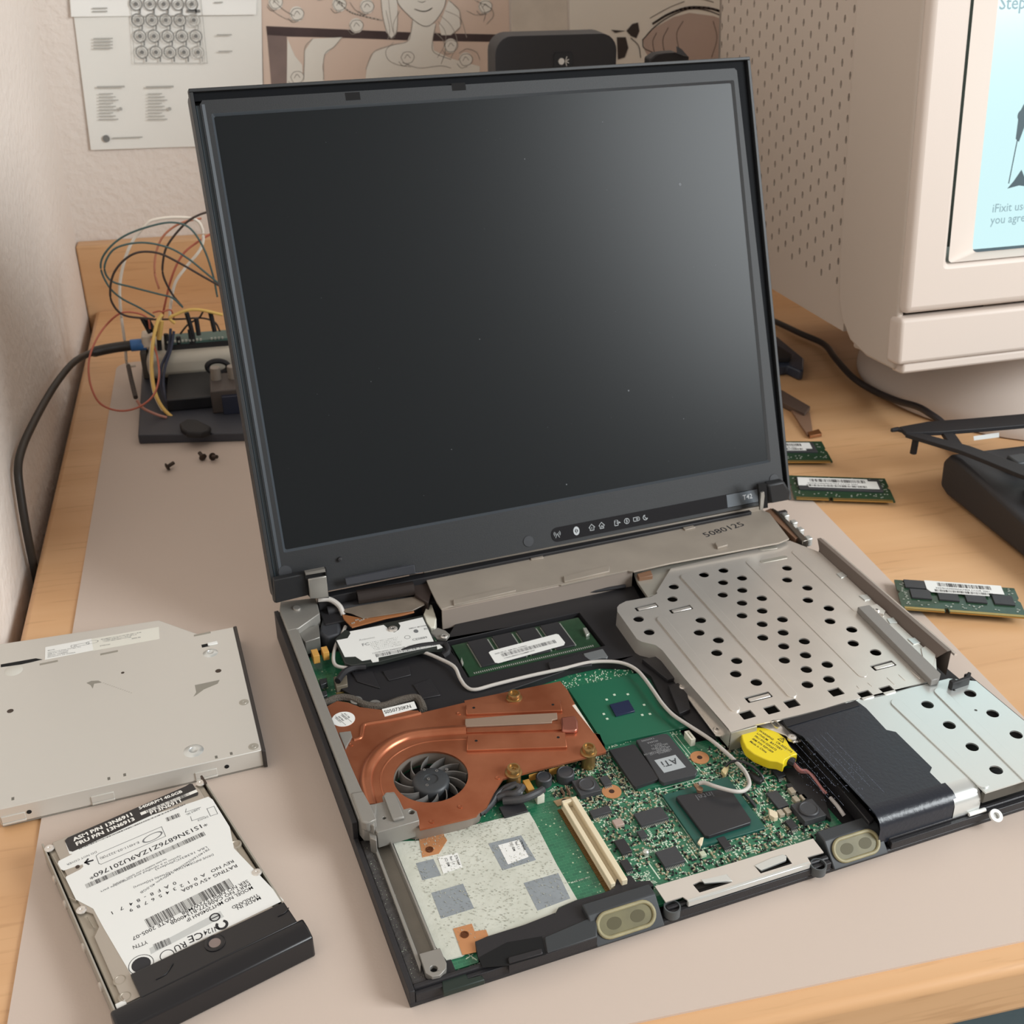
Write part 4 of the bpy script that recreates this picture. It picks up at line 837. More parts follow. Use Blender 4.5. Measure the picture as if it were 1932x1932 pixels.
lab(PF3((933,1250),(1066,1215),dz+1.3), 'sticker_print', GREYINK, s, f)
lp('grey_clip', z8([(1660,1010),(1860,960),(1915,1040),(1900,1055),(1850,1050),(1700,1090)]), 10.2, 11.4, mat('grey_clip','7E8284',.4,.4), .2)
lp('black_tape', z8([(1290,1100),(1640,1010),(1740,1080),(1750,1130),(1320,1190)]), 10.3, 11.6, BLACK, .4)
for pts in ([(1655,740),(1690,740),(1725,800),(1690,820)],[(390,1045),(410,1100),(400,1125),(380,1090)]): lp('module_latch', z8(pts), dz, dz+1.6, SOLD, .2)
# ---- modem daughter card and connectors at the rear left
mz = 15.5
mc_ = obj('modem_card', MB().prism(T(z5([(730,860),(830,760),(900,780),(1240,690),(1640,610),(1790,900),(1850,930),(1840,960),(1700,960),(1200,1090),(900,1130),(830,1110)]), mz), mz-2.5, mz), mat('dark_card','2A2E2B',.4), lap, bevel=.3)
s = lp('approval_sticker', z5([(745,872),(860,850),(890,800),(880,780),(1235,712),(1270,740),(1290,780),(1350,790),(1395,760),(1410,720),(1390,690),(1640,632),(1760,890),(1785,885),(1850,945),(1795,965),(1790,930),(1500,985),(1180,1050),(1185,1092),(1120,1102),(1100,1070),(1010,1085),(940,1040),(830,1045)]), mz, mz+.15, WHITE, 0, mc_)
def f(mb):
    mb.bars(6.3,.3,33,2.8,0,62,9); mb.text('11S27R1879Z1ZA8AS7017R   EC No. J80680', 1.55, 5.0, 3.7, 0, sx=.98); mb.text('FRU P/N 27R1879', 1.5, 22, -1.2, 0)
    mb.text('CE0889', 2.6, 28.0, 8.4, 0); mb.ring(39.8,9.5,1.1,.25,0); mb.text('!', 1.6, 39.5, 9.0, 0); mb.text('FC', 3.4, 1.5, 12.3, 0)
    mb.text('BMDC MODEM', 1.5, 29, 19.5, 0); mb.disc(32,16.6,1.3,0,16,1.3); mb.text('RU', 2.4, 36.5, 16.2, 0); mb.ring(26.2,12.6,1.5,.25,0)
obj_ = lab(PF3((688,1245),(835,1216),mz+.2), 'sticker_print', GREYINK, s, f)
def f(mb):
    mb.text('Actiontec', 2.2, 1.0, 17.6, 0)
    for i in range(6): mb.bars(5+i*.4, 14.0-i*1.45, 17-1.2*(i%3), .5, 0, 16, i+3)
lab(PF3((688,1245),(835,1216),mz+.2), 'faint_print', mat('pale_grey_ink','A8A9A6',.6), s, f)
def screw(px, py, z, r=2.2, m=STEEL, par=lap):
    c = U(px,py,z); o = obj('screw', MB().lathe((c.x,c.y,z-.8), [(r,0),(r,.5),(r*.8,.85),(r*.35,.85),(r*.2,.4),(0,.4)], 20), m, par); mb = MB(); mb.box((c.x-r*.5,c.y-.12,z-.1),(c.x+r*.5,c.y+.12,z+.08)).box((c.x-.12,c.y-r*.5,z-.1),(c.x+.12,c.y+r*.5,z+.08)); obj('cross_slot', mb, HOLE, o); return o
screw(741,1185,mz+1,2.6); screw(838,1199,17,2.0); screw(665,1249,14,2.0,SCR)
fl_ = lp('brown_flex', z5([(800,600),(1010,640),(1540,555),(1555,575),(1420,610),(1260,640),(905,735),(820,650)]), 16.5, 17.4, mat('brown_flex_film','94603A',.4), .2)
fd = MB(); rr = random.Random(2)
for k in range(14): p = T(z5([(900+k*20, 690-k*6+rr.uniform(-12,12))]),17.5)[0]; fd.box((p[0],p[1],17.4),(p[0]+.9,p[1]+.6,17.8))
obj('flex_components', fd, SOLD, fl_, smooth=0)
lp('flex_stiffener', z5([(760,560),(980,510),(1560,415),(1670,400),(1660,500),(1540,560),(1020,640),(900,590)]), 17.6, 18.2, mat('translucent_film','7D7266',.35,var=.2,vscale=150), .2)
e0 = U(*z5([(960,425)])[0], 22); e1 = U(*z5([(1545,330)])[0], 22)
obj('hinge_cable_tube', MB().tube([e0,e1], 4.0, 20), mat('dark_cable_film','2C2624',.2), lap)
lp('hinge_cover', z5([(1500,180),(1640,170),(1740,350),(1700,480),(1560,400)]), 10, 20, mat('brown_black_cover','3A302C',.5), .5)
lp('amber_socket', z115([(250,640),(375,605),(395,655),(270,675)]), 16, 20, mat('amber_plastic','7A5A44',.4), .3)
o = lp('white_plug', z5([(1650,600),(1690,490),(1740,500),(1785,640),(1770,735),(1720,740),(1680,690)]), 9, 15, IVORY, .5)
lp('ring_tab', z5([(1750,760),(1800,740),(1880,770),(1925,810),(1890,855),(1790,850),(1740,800)]), 14, 15.6, MAGN, .3)
lp('black_drum', z5([(600,600),(650,560),(740,570),(785,610),(790,800),(640,840),(560,790)]), 5, 15, mat('charcoal_rubber','33353A',.6), 1.5)
c = U(*z5([(700,605)])[0],15.3); obj('drum_hole', MB().cyl((c.x,c.y,14.9),3,.3), HOLE, lap)
for k in range(3): lp('port_shell', z5([(560+k*5,1300+k*130-20),(640,1280+k*130-20),(650,1310+k*130),(580,1340+k*130)]), 8, 11, mat('dark_steel_port','4A4C4E',.35,.6), .3)
lp('brown_socket', z5([(710,1250),(850,1230),(860,1330),(740,1360)]), 7, 12, mat('grey_tan_plastic','6A6254',.5), .4)
for k in range(5): lp('gold_pin', z5([(740,1390+k*30),(820,1375+k*30),(825,1383+k*30),(745,1398+k*30)]), 7, 9, GOLD)
# ---- antenna cables
wire('antenna_cable', [(600,1131),(622,1131),(640,1143),(648,1160)], [24,23,20,16], 1.5, WIREW)
wa = [(652,1182),(645,1197),(636,1212),(630,1232),(630,1250),(640,1258),(665,1259),(705,1251),(750,1238),(780,1230),(800,1231),(830,1243),(857,1258),(868,1280),(880,1296),(897,1301),(935,1291),(1000,1275),(1060,1262),(1110,1250),(1150,1248),(1178,1252),(1200,1263),(1216,1280),(1234,1305),(1250,1328),(1270,1349),(1300,1369),(1340,1395),(1370,1420),(1388,1437),(1405,1455),(1414,1478),(1405,1491),(1385,1493),(1350,1484),(1330,1477),(1319,1478)]
wz = [14,13,13,13,13,13,13,13,14,14,13,13,13,12]+[11.6]*10+[11.5]*5+[11,11,12,12,13,14,14,13,12]
wz = (wz+[12]*40)[:len(wa)]
wire('antenna_cable', wa, wz, .95, WIREW, n=5)
wire('antenna_cable', [(1369,1446),(1378,1438),(1395,1436),(1415,1443),(1432,1457),(1440,1470),(1434,1475)], [9,11,12,12,11,9,8], .7, mat('black_coax','1E1E20',.3))
lp('heat_shrink', z37([(240,690),(330,700),(420,790),(390,815),(330,790)]), 7, 9.5, BLACK, .6)
wire('black_cable_tail', [(637,1285),(650,1268),(668,1260),(690,1258)], [14,14,13.5,13], 1.7, BLACK2); wire('black_cable_tail', [(668,1262),(720,1246),(780,1222),(830,1215),(842,1218),(845,1230),(836,1238)], [12,12.5,15,15,15,14,13], 1.6, BLACK2)
c = U(1320,1492,9.6); obj('antenna_plug', MB().cyl((c.x,c.y,9.4),1.5,1.6,16).box((c.x-1,c.y-.5,9.4),(c.x+1,c.y+4,10.4)), mat('pinkish_gold','A88870',.35,.7), lap)
lp('antenna_plug', z12([(885,955),(930,900),(960,875),(975,885),(960,950),(930,1000)]), 6, 9, mat('pale_gold','E0D0A0',.35,.5), .3)
lp('pale_wedge', z12([(640,1705),(670,1655),(705,1650),(690,1720),(670,1735)]), 6, 8.5, CREAM, .2)
lp('pale_wedge', z12([(1380,1350),(1470,1390),(1480,1440),(1440,1450),(1390,1420)]), 6, 8.5, CREAM, .2)
c = U(*z10([(1205,580)])[0],8); obj('silver_post', MB().lathe((c.x,c.y,6),[(1.6,0),(1.4,1.8),(.8,2.4),(0,2.4)],16), SOLD, mbd)
# ---- perforated steel plate over the card bays
pz = 19.0
pol = z115([(560,590),(430,800),(435,820),(380,850),(150,890),(90,920),(70,945),(72,985),(250,1235),(290,1258),(420,1290),(480,1335),(690,1600)])+z12([(960,520),(985,560),(1250,480),(1520,420),(1700,378),(1932,320)])+[(1596,1324),(1623,1317),(1735,1290),(1768,1281),(1766,1243),(1547,1042),(1490,1020)]
P_ = T(pol, pz)
HC = [(860,648),(1037,608),(1034,718),(1207,678),(585,757),(573,870),(1031,831),(1209,789),(1388,862),(1207,905),(1391,977),(1207,1020),(1391,1098),(1576,1055),(1396,1221),(1582,1175),(1587,1300),(1775,1255),(1593,1428),(1786,1381),(1794,1512),(1804,1650),(1617,588),(1619,695),(1803,768),(1808,880),(264,1052),(361,1171),(831,1062),(816,1175),(992,1244),(977,1360),(1159,1432),(1150,1552),(1338,1629)]
HD = [(285,883),(295,992),(478,1063),(491,1179),(680,1256),(272,1358),(286,1482)]
hs = []
for p in z115(HC)+z150(HD): c = U(*p,pz); hs.append(circ(c.x,c.y,2.95,18))
slots = []
for (p,crop,w) in (((335,942),z115,13.5),((650,962),z115,13.5),((1358,1765),z115,14),((745,1367),z150,13.5)):
    c = U(*crop([p])[0],pz); slots.append((c.x,c.y,w)); hs.append(rrect(c.x-w/2,c.y-2.3,c.x+w/2,c.y+2.3,.5,2))
for (p,crop) in (((1662,1822),z115),((1478,1878),z115),((1255,1925),z115),((345,1590),z150),((595,1612),z150),((778,1572),z150)):
    c = U(*crop([p])[0],pz); hs.append(rrect(c.x-3.4,c.y-2.8,c.x+3.4,c.y+2.8,.4,2))
c = U(*z12([(1455,470)])[0],pz); hs.append(rrect(c.x-1.4,c.y-2.8,c.x+1.4,c.y+2.8,1.3,3))
plate = obj('perforated_plate', MB().prism(P_, pz-.8, pz, hs), STEEL, lap)
for x,y,w in slots: obj('spring_tongue', MB().box((x-w/2+1.6,y-1.3,pz-.9),(x+w/2-.6,y+1.2,pz-.1)), STEEL, plate, bevel=.3)
for a,b in (((690,670),(1660,1735)),((475,1055),(1140,1865))):
    q = T(z115([a,b]),pz+.4); obj('embossed_rib', MB().prism(stadium(q[0],q[1],2.6), pz-.1, pz+.75), STEEL, plate, bevel=.6, seg=3)
a = T(z115([(1285,540)]),pz)[0]; b = T(z150([(565,1440)]),pz)[0]; obj('embossed_rib', MB().prism(stadium(a,b,2.6), pz-.1, pz+.35), STEEL, plate, bevel=.3, seg=3)
a = T(z115([(1700,450)]),pz)[0]; b = T([(1616,1150)],pz)[0]; obj('embossed_rib', MB().prism(stadium(a,b,2.4), pz-.1, pz+.35), STEEL, plate, bevel=.3, seg=3)
for a,b in (((1385,415),(1510,400)),((1395,530),(1600,490))):
    q = T(z115([a,b]),pz); obj('rear_tongue', MB().prism(stadium(q[0],q[1],1.5), pz-.1, pz+.25), STEELB, plate, bevel=.2)
for p,q in (((525,1540),(545,1560)),((620,1515),(650,1540)),((780,1470),(840,1525)),((880,1445),(930,1490)),((940,1375),(1055,1475))):
    a = T(z150([p,q]),pz+.1); obj('embossed_line', MB().prism(stadium(a[0],a[1],.35,4), pz-.1, pz+.2), STEEL, plate, bevel=.1, seg=1)
lo = T(z115([(690,1600)])+z12([(960,520)]),pz); lo2 = T(z115([(690,1600)])+z12([(960,520),(975,700)]),pz)
edge = [T([p],pz)[0] for p in z115([(70,985),(250,1235),(290,1258),(420,1290),(480,1335),(690,1600)])+z12([(985,560)])]
sk = MB().sheet([[(x-.0,y,pz-.3) for x,y in edge],[(x-.5,y-.2,10.4) for x,y in edge]], .5); sk.v = [(x,y,z) for x,y,z in sk.v]
obj('side_skirt', sk, STEEL, plate)
e2 = T(z12([(985,560),(1250,480)]),pz); obj('front_skirt', MB().box((e2[0][0],e2[0][1]-.6,8),(e2[1][0],e2[0][1],pz-.1)), STEELB, plate, bevel=.2)
fg = lp('screw_flange', z12([(440,70),(540,80),(940,550),(930,580),(880,600),(830,590)]), 11.4, 12.2, STEEL, .2, plate)
screw(*z12([(490,80)])[0], 13, 2.0, STEEL, plate); screw(*z12([(850,525)])[0], 13, 2.3, STEEL, plate)
obj('bay_floor', MB().prism([(x*.985+3,y*.985+2) for x,y in P_], 5.2, 6.0), mat('dark_bay','3A3733',.6,.3), lap)
lp('corner_plate', z12([(1250,480),(1520,420),(1500,455),(1720,650),(1640,668),(1560,590)]), 15.5, 16.2, STEEL, .2)
c = U(*z12([(1625,605)])[0],17.6); obj('standoff', MB().lathe((c.x,c.y,16),[(2.2,0),(2.2,1.5),(1.6,1.8),(.8,1.8),(.7,1),(0,1)],20), STEEL, lap)
lp('black_fitting', z12([(1480,425),(1540,405),(1560,500),(1660,540),(1700,640),(1520,460)]), 14, 17.4, BLACK2, .4)
# right wall, bar, connector
wb0 = T([(1547,1042),(1766,1240)],19); wb1 = T([(1542,1016),(1788,1229)],24)
obj('card_bay_wall', MB().sheet([[(*wb0[0],18.5),(*wb0[1],18.5)],[(*wb1[0],24),(*wb1[1],24)],[(wb1[0][0]+2.4,wb1[0][1],24),(wb1[1][0]+2.4,wb1[1][1],24)],[(wb1[0][0]+2.6,wb1[0][1],8),(wb1[1][0]+2.6,wb1[1][1],8)]]), mat('brown_grey_steel','7E726A',.45,.4), lap, bevel=0)
rw = T([(1545,1015),(1790,1228)],24); obj('outer_rail', MB().tube([(rw[0][0]+3,rw[0][1],22),(rw[1][0]+3.2,rw[1][1]-2,22)], .9, 8), STEEL, lap)
lp('grey_slide_bar', [(1618,1145),(1640,1141),(1775,1271),(1770,1281),(1757,1284)], 19, 22.5, mat('grey_plastic_bar','827F7B',.45), .4)
lp('bar_bracket', z150([(600,870),(690,845),(765,905),(750,930),(670,920)]), 19, 20.2, STEEL, .2); screw(*z150([(690,893)])[0], 21, 1.8)
for pts in ([(350,590),(395,575),(440,610),(390,625)],[(540,775),(605,765),(645,805),(590,815)],[(775,970),(830,960),(865,1005),(800,1010)],[(950,1140),(1010,1130),(1060,1175),(1000,1185)]): lp('bright_tab', z150(pts), 19, 19.5, ALU, .1, plate)
wl = z150([(1060,1220),(1100,1200),(1190,1270),(1165,1390),(1080,1310)]); lp('end_bracket', wl, 14, 19.5, STEEL, .3)
br = T(z115([(1415,65),(1470,40),(1745,300),(1695,320)]), 20)
obj('port_connector', MB().prism(br, 8, 20), mat('brown_connector','7A5C48',.5), lap, bevel=.4)
pc2 = T(z115([(1480,35),(1525,60),(1815,330),(1760,345)]), 21)
obj('port_shell_metal', MB().prism(pc2, 8, 21), mat('dark_nickel','7C766E',.3,.8), lap, bevel=.5)
for p in ((1605,95),(1680,160),(1740,225),(1815,305)): c = U(*z115([p])[0],21.5); obj('jack_screw', MB().box((c.x-1.8,c.y-2.2,16),(c.x+1.8,c.y+2.2,21.5)), ALU, lap, bevel=.6)
lp('black_latch_arm', z150([(1300,1490),(1345,1470),(1360,1485),(1440,1455),(1460,1415),(1490,1425),(1480,1470),(1330,1520)]), 18, 23, BLACK2, .5)
# ---- shield strip in front of the hinge
bz = 22.0
sp_ = [(800,1084),(1250,1003),(1438,962),(1452,968),(1489,1016),(1470,1024),(1266,1062),(1196,1078),(1184,1076)]+z8([(1430,295),(1400,170+120),(990,375),(270,520),(180,545),(130,470),(60,330)])
st_ = obj('rear_shield', MB().prism(T(sp_,bz), bz-1, bz), BEIGE, lap, bevel=.3)
a = U(*z8([(185,545)])[0],bz); b = U(1196,1078,bz)
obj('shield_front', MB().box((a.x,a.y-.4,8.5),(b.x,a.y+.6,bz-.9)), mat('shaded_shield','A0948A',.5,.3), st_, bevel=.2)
obj('shield_end', MB().box((b.x-.6,a.y-.4,8.5),(b.x+.6,b.y+6,bz-.9)), BEIGE, st_, bevel=.2)
obj('shield_rear', MB().prism(T([(798,1080),(1436,956),(1438,962),(800,1086)],bz+.2), bz-.6, bz+3.0), BEIGE, st_, bevel=.3)
for pts in ([(300,450),(930,310),(960,350),(310,500)],[(1450,205),(1932,90),(1932,150),(1460,260)]): lp('ledge_step', z8(pts), bz, bz+1.0, BEIGE, .3, st_)
for p in ((930,1062),(1040,1044)): lp('shield_tab', [(p[0]-40,p[1]+4),(p[0]-18,p[1]),(p[0]-14,p[1]+8),(p[0]-38,p[1]+12)], bz, bz+.7, BEIGE, .2, st_)
lp('shield_tab', z115([(960,355),(1060,340),(1080,375),(985,400)]), bz, bz+1.5, BEIGE, .3, st_); lp('shield_tab', z115([(665,215),(750,190),(785,215),(690,240)]), bz, bz+.8, BEIGE, .2, st_)
lab(PF3((1331,1013),(1406,990),bz+.06), 'stamped_number', INK, st_, lambda mb: mb.text('5080125', 7.2, 0, -.5, 0, sx=1.22))
# ---- palm rest side: steel cover and black film
cz2 = 18.6
cov = [(1596,1326),(1623,1319),(1738,1293),(1790,1280),(1842,1285)]
hh = [circ(*U(*p,cz2)[:2],3.0,18) for p in z15b([(1118,355),(1302,528),(1495,712),(1697,906),(1478,260),(1668,430),(1866,608)])]+[circ(*U(*p,cz2)[:2],.8,10) for p in z15b([(1340,232),(1525,402)])]
cvr = obj('steel_cover', MB().prism(T(cov,cz2)+[(318,60),(318,.9),(266.4,.9),(266.4,12),(214,12),(214,60)], cz2-.8, cz2, hh), ALU, lap)
obj('cover_underlay', MB().prism(T([(1640,1345),(1790,1300),(1900,1375),(1900,1440),(1800,1480)],12), 11, 12), mat('grey_drive_top','6E7676',.4,.5), lap)
for a,b in (((860,345),(1580,1020)),((1225,250),(1990,1000))):
    q = T(z15b([a,b]),cz2+.3); obj('embossed_rib', MB().prism(stadium(q[0],q[1],3.0), cz2-.1, cz2+.65), ALU, cvr, bevel=.5, seg=3)
cy = U(1813,1512,cz2).y; xa = U(1806,1512,cz2).x; xb = U(1858,1500,cz2).x; X2 = 326
def lipped(name, x0, x1, m, par, zb=8.2, ys=14.0):
    prof = [(ys,cz2),(ys-5,cz2-.3),(ys-8,cz2-1.8),(ys-9.5,cz2-5),(ys-9.8,zb)]
    rows = [[(x0,y,z),(x1,y,z)] for y,z in prof]; return obj(name, MB().sheet(rows,.7), m, par, smooth=60)
lipped('cover_lip', 252, 266.5, ALU, cvr, 7.8, 12)
obj('cover_front_edge', MB().box((266.5,1.4,cz2-7),(320,3.4,cz2-.9)), mat('dark_steel_edge','5A5852',.45,.5), cvr, bevel=.4)
bfm = mat('dark_film','1D212A',.3,bump=.1,bscale=600)
bf = [(1477,1360),(1596,1329),(1614,1322),(1634,1337),(1672,1378),(1690,1382),(1758,1449),(1754,1458),(1514,1390),(1482,1372)]
bT = T(bf,cz2); film2 = obj('black_film', MB().prism(bT[:-2]+[(251.5,12),(212.5,12)]+bT[-2:], cz2, cz2+.35), bfm, lap)
o = lipped('film_lip', 212.5, 253.5, bfm, film2, 5.5, 12.2); o.location.z = .0004
lp('film_step', [(1477,1360),(1614,1321),(1622,1330),(1484,1371)], cz2+.35, cz2+.8, BLACK2, .2, film2)
def f(mb):
    rr = random.Random(3)
    for r in range(9):
        for k in range(26):
            if rr.random() < .5: mb.box((rr.uniform(0,42),-r*3.4+rr.uniform(-.5,.5),0),(0,0,0)) if 0 else None
    for r in range(8):
        mb.bars(0, -3.6*r, 44-6*(r%3), .18, 0, 60, r)
    for k in range(170):
        x = rr.gauss(24,10); y = -rr.uniform(0,30); w = rr.uniform(.2,.7); mb.quad(x, y, x+w, y+.16, 0)
lab(Matrix.Translation((*U(1560,1382,cz2+.5)[:2],cz2+.42)) @ Matrix.Rotation(math.radians(-90),4,'Z'), 'embossed_text', mat('faint_emboss','6C7688',.4), film2, f)
obj('film_edge_bar', MB().prism(T([(1500,1385),(1512,1383),(1650,1545),(1640,1552)],13), 6, 13), BLACK, lap, bevel=.4)
lp('film_edge_groove', [(1530,1425),(1536,1423),(1620,1512),(1614,1517)], 13, 13.5, HOLE)
lp('black_support', z37([(640,660),(900,640),(1100,900),(1200,1240),(1130,1200),(880,1000),(700,780)]), 6, 8, BLACK2, .4)
rg = U(1877,1537,7); obj('white_ring', MB(frame((rg.x,rg.y-.4,6.4),(1,0,0),(0,-.5,.86))).lathe((0,0,0),[(1.5,0),(3.0,0),(3.0,1.2),(1.5,1.2),(1.5,0)],24), WHITE, lap)
obj('white_rod', MB().tube([(U(1836,1549,6).x,1.6,7.0),(rg.x-2,1.4,7.2)], 1.0, 10), WHITE, lap)
# ---- yellow backup battery
bt_ = obj('backup_battery', MB().prism(T(z37([(168,275),(225,255),(250,220),(300,200),(370,193),(480,205),(600,260),(680,320),(720,400),(745,430),(815,495),(745,515),(700,540),(672,560),(655,615),(585,585),(500,575),(430,550),(320,500),(230,430),(190,350)]), 16), 11, 16, ), YEL, lap, bevel=1.6, seg=4)
def f(mb):
    for i,t_ in enumerate(('WARNING:   CR-2032/1F3','LITHIUM   BATTERY','FRU P/N 02K6572','IBM P/N 92P1009','Made in China')): mb.text(t_, 1.75, .6*i, -i*2.35, 0)
    mb.line([(9.5,2.6),(12.6,2.6),(11,5.2)], .3, 0, True); mb.text('!', 1.8, 10.8, 2.9, 0)
lab(PF3(z37([(372,236)])[0],z37([(635,412)])[0],16.1), 'battery_print', INK, bt_, f)
obj('battery_sleeve_end', MB().tube([U(*z37([(700,560)])[0],13), U(*z37([(770,600)])[0],12)], 2.4, 10), BLACK2, bt_)
wire('battery_wire', z37([(770,600),(850,680),(920,690),(1000,770),(1090,890),(1145,950)]), [12,12,12,11,10,9], .65, mat('pink_wire_sheath','A8706E',.4), bt_)
wire('battery_wire', z37([(760,610),(840,700),(960,720),(1030,800),(1120,950)]), [12,11,11.5,10.5,9], .6, mat('brown_wire_sheath','7A4E4C',.4), bt_)
wire('battery_wire', z37([(1190,1000),(1260,1080),(1310,1150),(1345,1200)]), [9,10,10,9], .9, mat('grey_wire_sheath','B9B4B2',.4), bt_)
# ---- front edge: steel strip with clips, speakers, plastic beam
fz = 9.4
sp2 = z10([(1300,950)])+z125([(1100,605),(1220,565),(1305,680),(1170,718),(1200,775)])+z125([(205,1080),(165,1042),(20,1080)])
sq = z10([(1300,950)])+[(1534,1582),(1554,1608),(1523,1617),(1530,1629),(1297,1698),(1288,1692),(1256,1702)]
fs = []
for pts in (z125([(245,940),(300,915),(570,920),(300,1005)]), z125([(745,790),(1000,700),(1050,770),(795,850)])): fs.append(T(pts,fz))
strip = obj('front_steel_strip', MB().prism(T(sq,fz), fz-.6, fz, fs), STEEL, lap)
obj('strip_well', MB().prism(T([(1300,1672),(1520,1606),(1515,1617),(1310,1680)],6.4), 5.5, 6.4), mat('dark_well','2E2A26',.6), lap)
a = U(1297,1699,fz); b = U(1530,1629,fz); obj('strip_lip', MB().box((a.x,a.y-1.0,6.4),(b.x,a.y+.6,fz+.02)), ALU, strip, bevel=.4, seg=3)
for pts in ([(310,905),(350,900),(520,862),(565,915),(340,935)],[(745,790),(880,730),(970,702),(1005,715),(1000,750),(800,830)]):
    P0 = T(z125(pts),fz); obj('spring_clip', MB().prism(P0, fz-.3, fz+.5), ALU, strip, bevel=.15)
for p in ((1274,1716),(1551,1636)):
    c = U(*p,8); obj('screw_boss', MB().lathe((c.x,c.y+2.4,3),[(3.5,0),(3.5,4.4),(2.9,4.4),(2.9,2),(0,2)],28), mat('grey_boss','4E5254',.5), lap); obj('boss_well', MB().cyl((c.x,c.y+2.4,5.1),2.85,.2,24), HOLE, lap)
OL = mat('olive_rubber','9A9270',.5,var=.25,vscale=200); OLI = mat('olive_membrane','6E6846',.5,var=.3,vscale=120); OLD = mat('dark_olive_grille','4A4426',.6)
for cx_,cy_,hw in ((1178,1731,12.4),(1611,1593,11.2)):
    c = U(cx_,cy_,7.0); x0,x1 = c.x-hw-2.5,c.x+hw+3
    prof = [(c.y-6.3,2.4),(c.y-5.9,3.2),(c.y+3.2,11.2),(c.y+9,11.2),(c.y+9,2.4)]; n = len(prof)
    h = obj('speaker_box', MB().add([(x0,y,z) for y,z in prof]+[(x1,y,z) for y,z in prof], [tuple(range(n))[::-1],tuple(range(n,2*n))]+[(i,(i+1)%n,(i+1)%n+n,i+n) for i in range(n)]), mat('dark_grey_plastic','34373A',.5), lap, bevel=.5)
    F = frame((c.x,c.y-1.4,7.35), (1,0,0), (0,-.675,.738)); R_ = 4.7
    st2 = stadium((-hw+R_,0),(hw-R_,0),R_,12)
    pth = [F @ Vector((x,y,.3)) for x,y in st2]; pth.append(pth[0]); obj('rubber_ring', MB().tube(pth, .8, 10, up=F.to_3x3()@Vector((0,0,1))), OL, h)
    obj('speaker_surface', MB(F).prism([(x*.96,y*.9) for x,y in st2], -.5, .15), OLI, h)
    for s_ in (-1,1): obj('speaker_opening', MB(F).prism([(s_*hw*.42+x,y) for x,y in circ(0,0,3.2,20,.75)], .1, .22), OLD, h)
bm = z65([(1190,1095),(1320,1040),(1640,940),(1920,830)])+z10([(250,1255),(300,1180),(480,1095),(780,1010),(880,970),(900,880),(960,845),(1050,835),(1100,900),(1250,890),(1290,940),(1100,1010),(800,1080),(690,1180),(700,1480),(170,1660)])+z65([(1500,1310),(1480,1200),(1220,1240)])
lp('front_beam', bm, 4, 8.6, BLACK, .5)
lp('beam_recess', z65([(1220,1240),(1480,1100),(1800,1045),(1840,1210),(1500,1310),(1260,1330)]), 8.6, 8.75, HOLE, 0)
lp('beam_bar', z65([(1490,1240),(1800,1155),(1810,1200),(1500,1290)]), 8.75, 9.6, BLACK, .4)
lp('beam_face', z10([(150,1480),(690,1250),(700,1470),(180,1640)]), 8.6, 9.4, mat('slate_black_plastic','35393C',.5), .5)
lp('palm_button', z65([(880,1430),(1100,1370),(1130,1430),(1250,1400),(1280,1440),(900,1560)]), 4, 6.8, mat('dark_green_black','1D2A24',.5), .4)
# ---- lid
t_ = 0.37140; LO = Vector((0,248.402,18.821)); n_ = Vector((0,-math.cos(t_),math.sin(t_)))
LF = frame(LO, (1,0,0), n_); LFW = Matrix.Rotation(TH,4,'Z') @ LF
def LL(px, py, z=0): return on(LFW, px, py, z)
VT, VB, LW, AX, AV = 278.751, 9.291, 327.977, 10.551, 36.587
A_, B_ = 304.1, 228.1
lid = obj('lid_shell', MB(LF).prism(rrect(0,VB,LW,VT,4,4), -13, -6).prism([(0,VB),(2,VB),(2,VT-1.8),(0,VT-1.8)], -6, .6).prism([(LW-2,VB),(LW,VB),(LW,VT-1.8),(LW-2,VT-1.8)], -6, .6).prism([(0,VT-1.8),(LW,VT-1.8),(LW,VT),(0,VT)], -6, .6), mat('black_lid','202224',.5,bump=.1,bscale=2500), lap, bevel=.8)
vb = LL(900,158)[1]
act = rrect(AX,AV,AX+A_,AV+B_,1.0,2)
bez = obj('lid_bezel', MB(LF).prism([(4.4,VB+.5),(LW-4.4,VB+.5),(LW-9.5,vb-1.5),(LW-11,vb),(6,vb),(4.4,vb-2)], -5.5, 0, [[(x+(1.3 if x > AX+A_/2 else -1.3), y+(1.3 if y > AV+B_/2 else -1.3)) for x,y in act]]), LIDM, lap)
for xa_ in (2.2,): obj('bezel_edge', MB(LF).prism([(xa_,VB+1),(xa_+2.5,VB+1),(xa_+2.5,vb-2),(xa_,vb-2)], -3.2, -1.6), mat('dark_blue_grey_edge','38434A',.35), bez, bevel=.4)
ch = MB(LF); n4 = len(act); cx4 = AX+A_/2; cy4 = AV+B_/2
inn = [(x,y) for x,y in act]; outr = [(x+(1.3 if x > cx4 else -1.3), y+(1.3 if y > cy4 else -1.3)) for x,y in act]
ch.add([(x,y,.02) for x,y in outr]+[(x,y,-1.55) for x,y in inn], [(i,(i+1)%n4,n4+(i+1)%n4,n4+i) for i in range(n4)])
obj('screen_chamfer', ch, mat('highlight_grey_black','3A4046',.3), bez, smooth=20)  # coloured lighter than the bezel, paints the highlight along the screen lip
obj('shaded_side_channel', MB(LF).prism([(LW-4.5,VB+1),(LW-2,VB+1),(LW-2,vb),(LW-11,vb)], -6, -1.8), MATS['shade_black_plastic'] if 'shade_black_plastic' in MATS else mat('shade_black_plastic','101215',.7,spec=.12), lid)  # shade of the band beside the bezel is put into this near-black
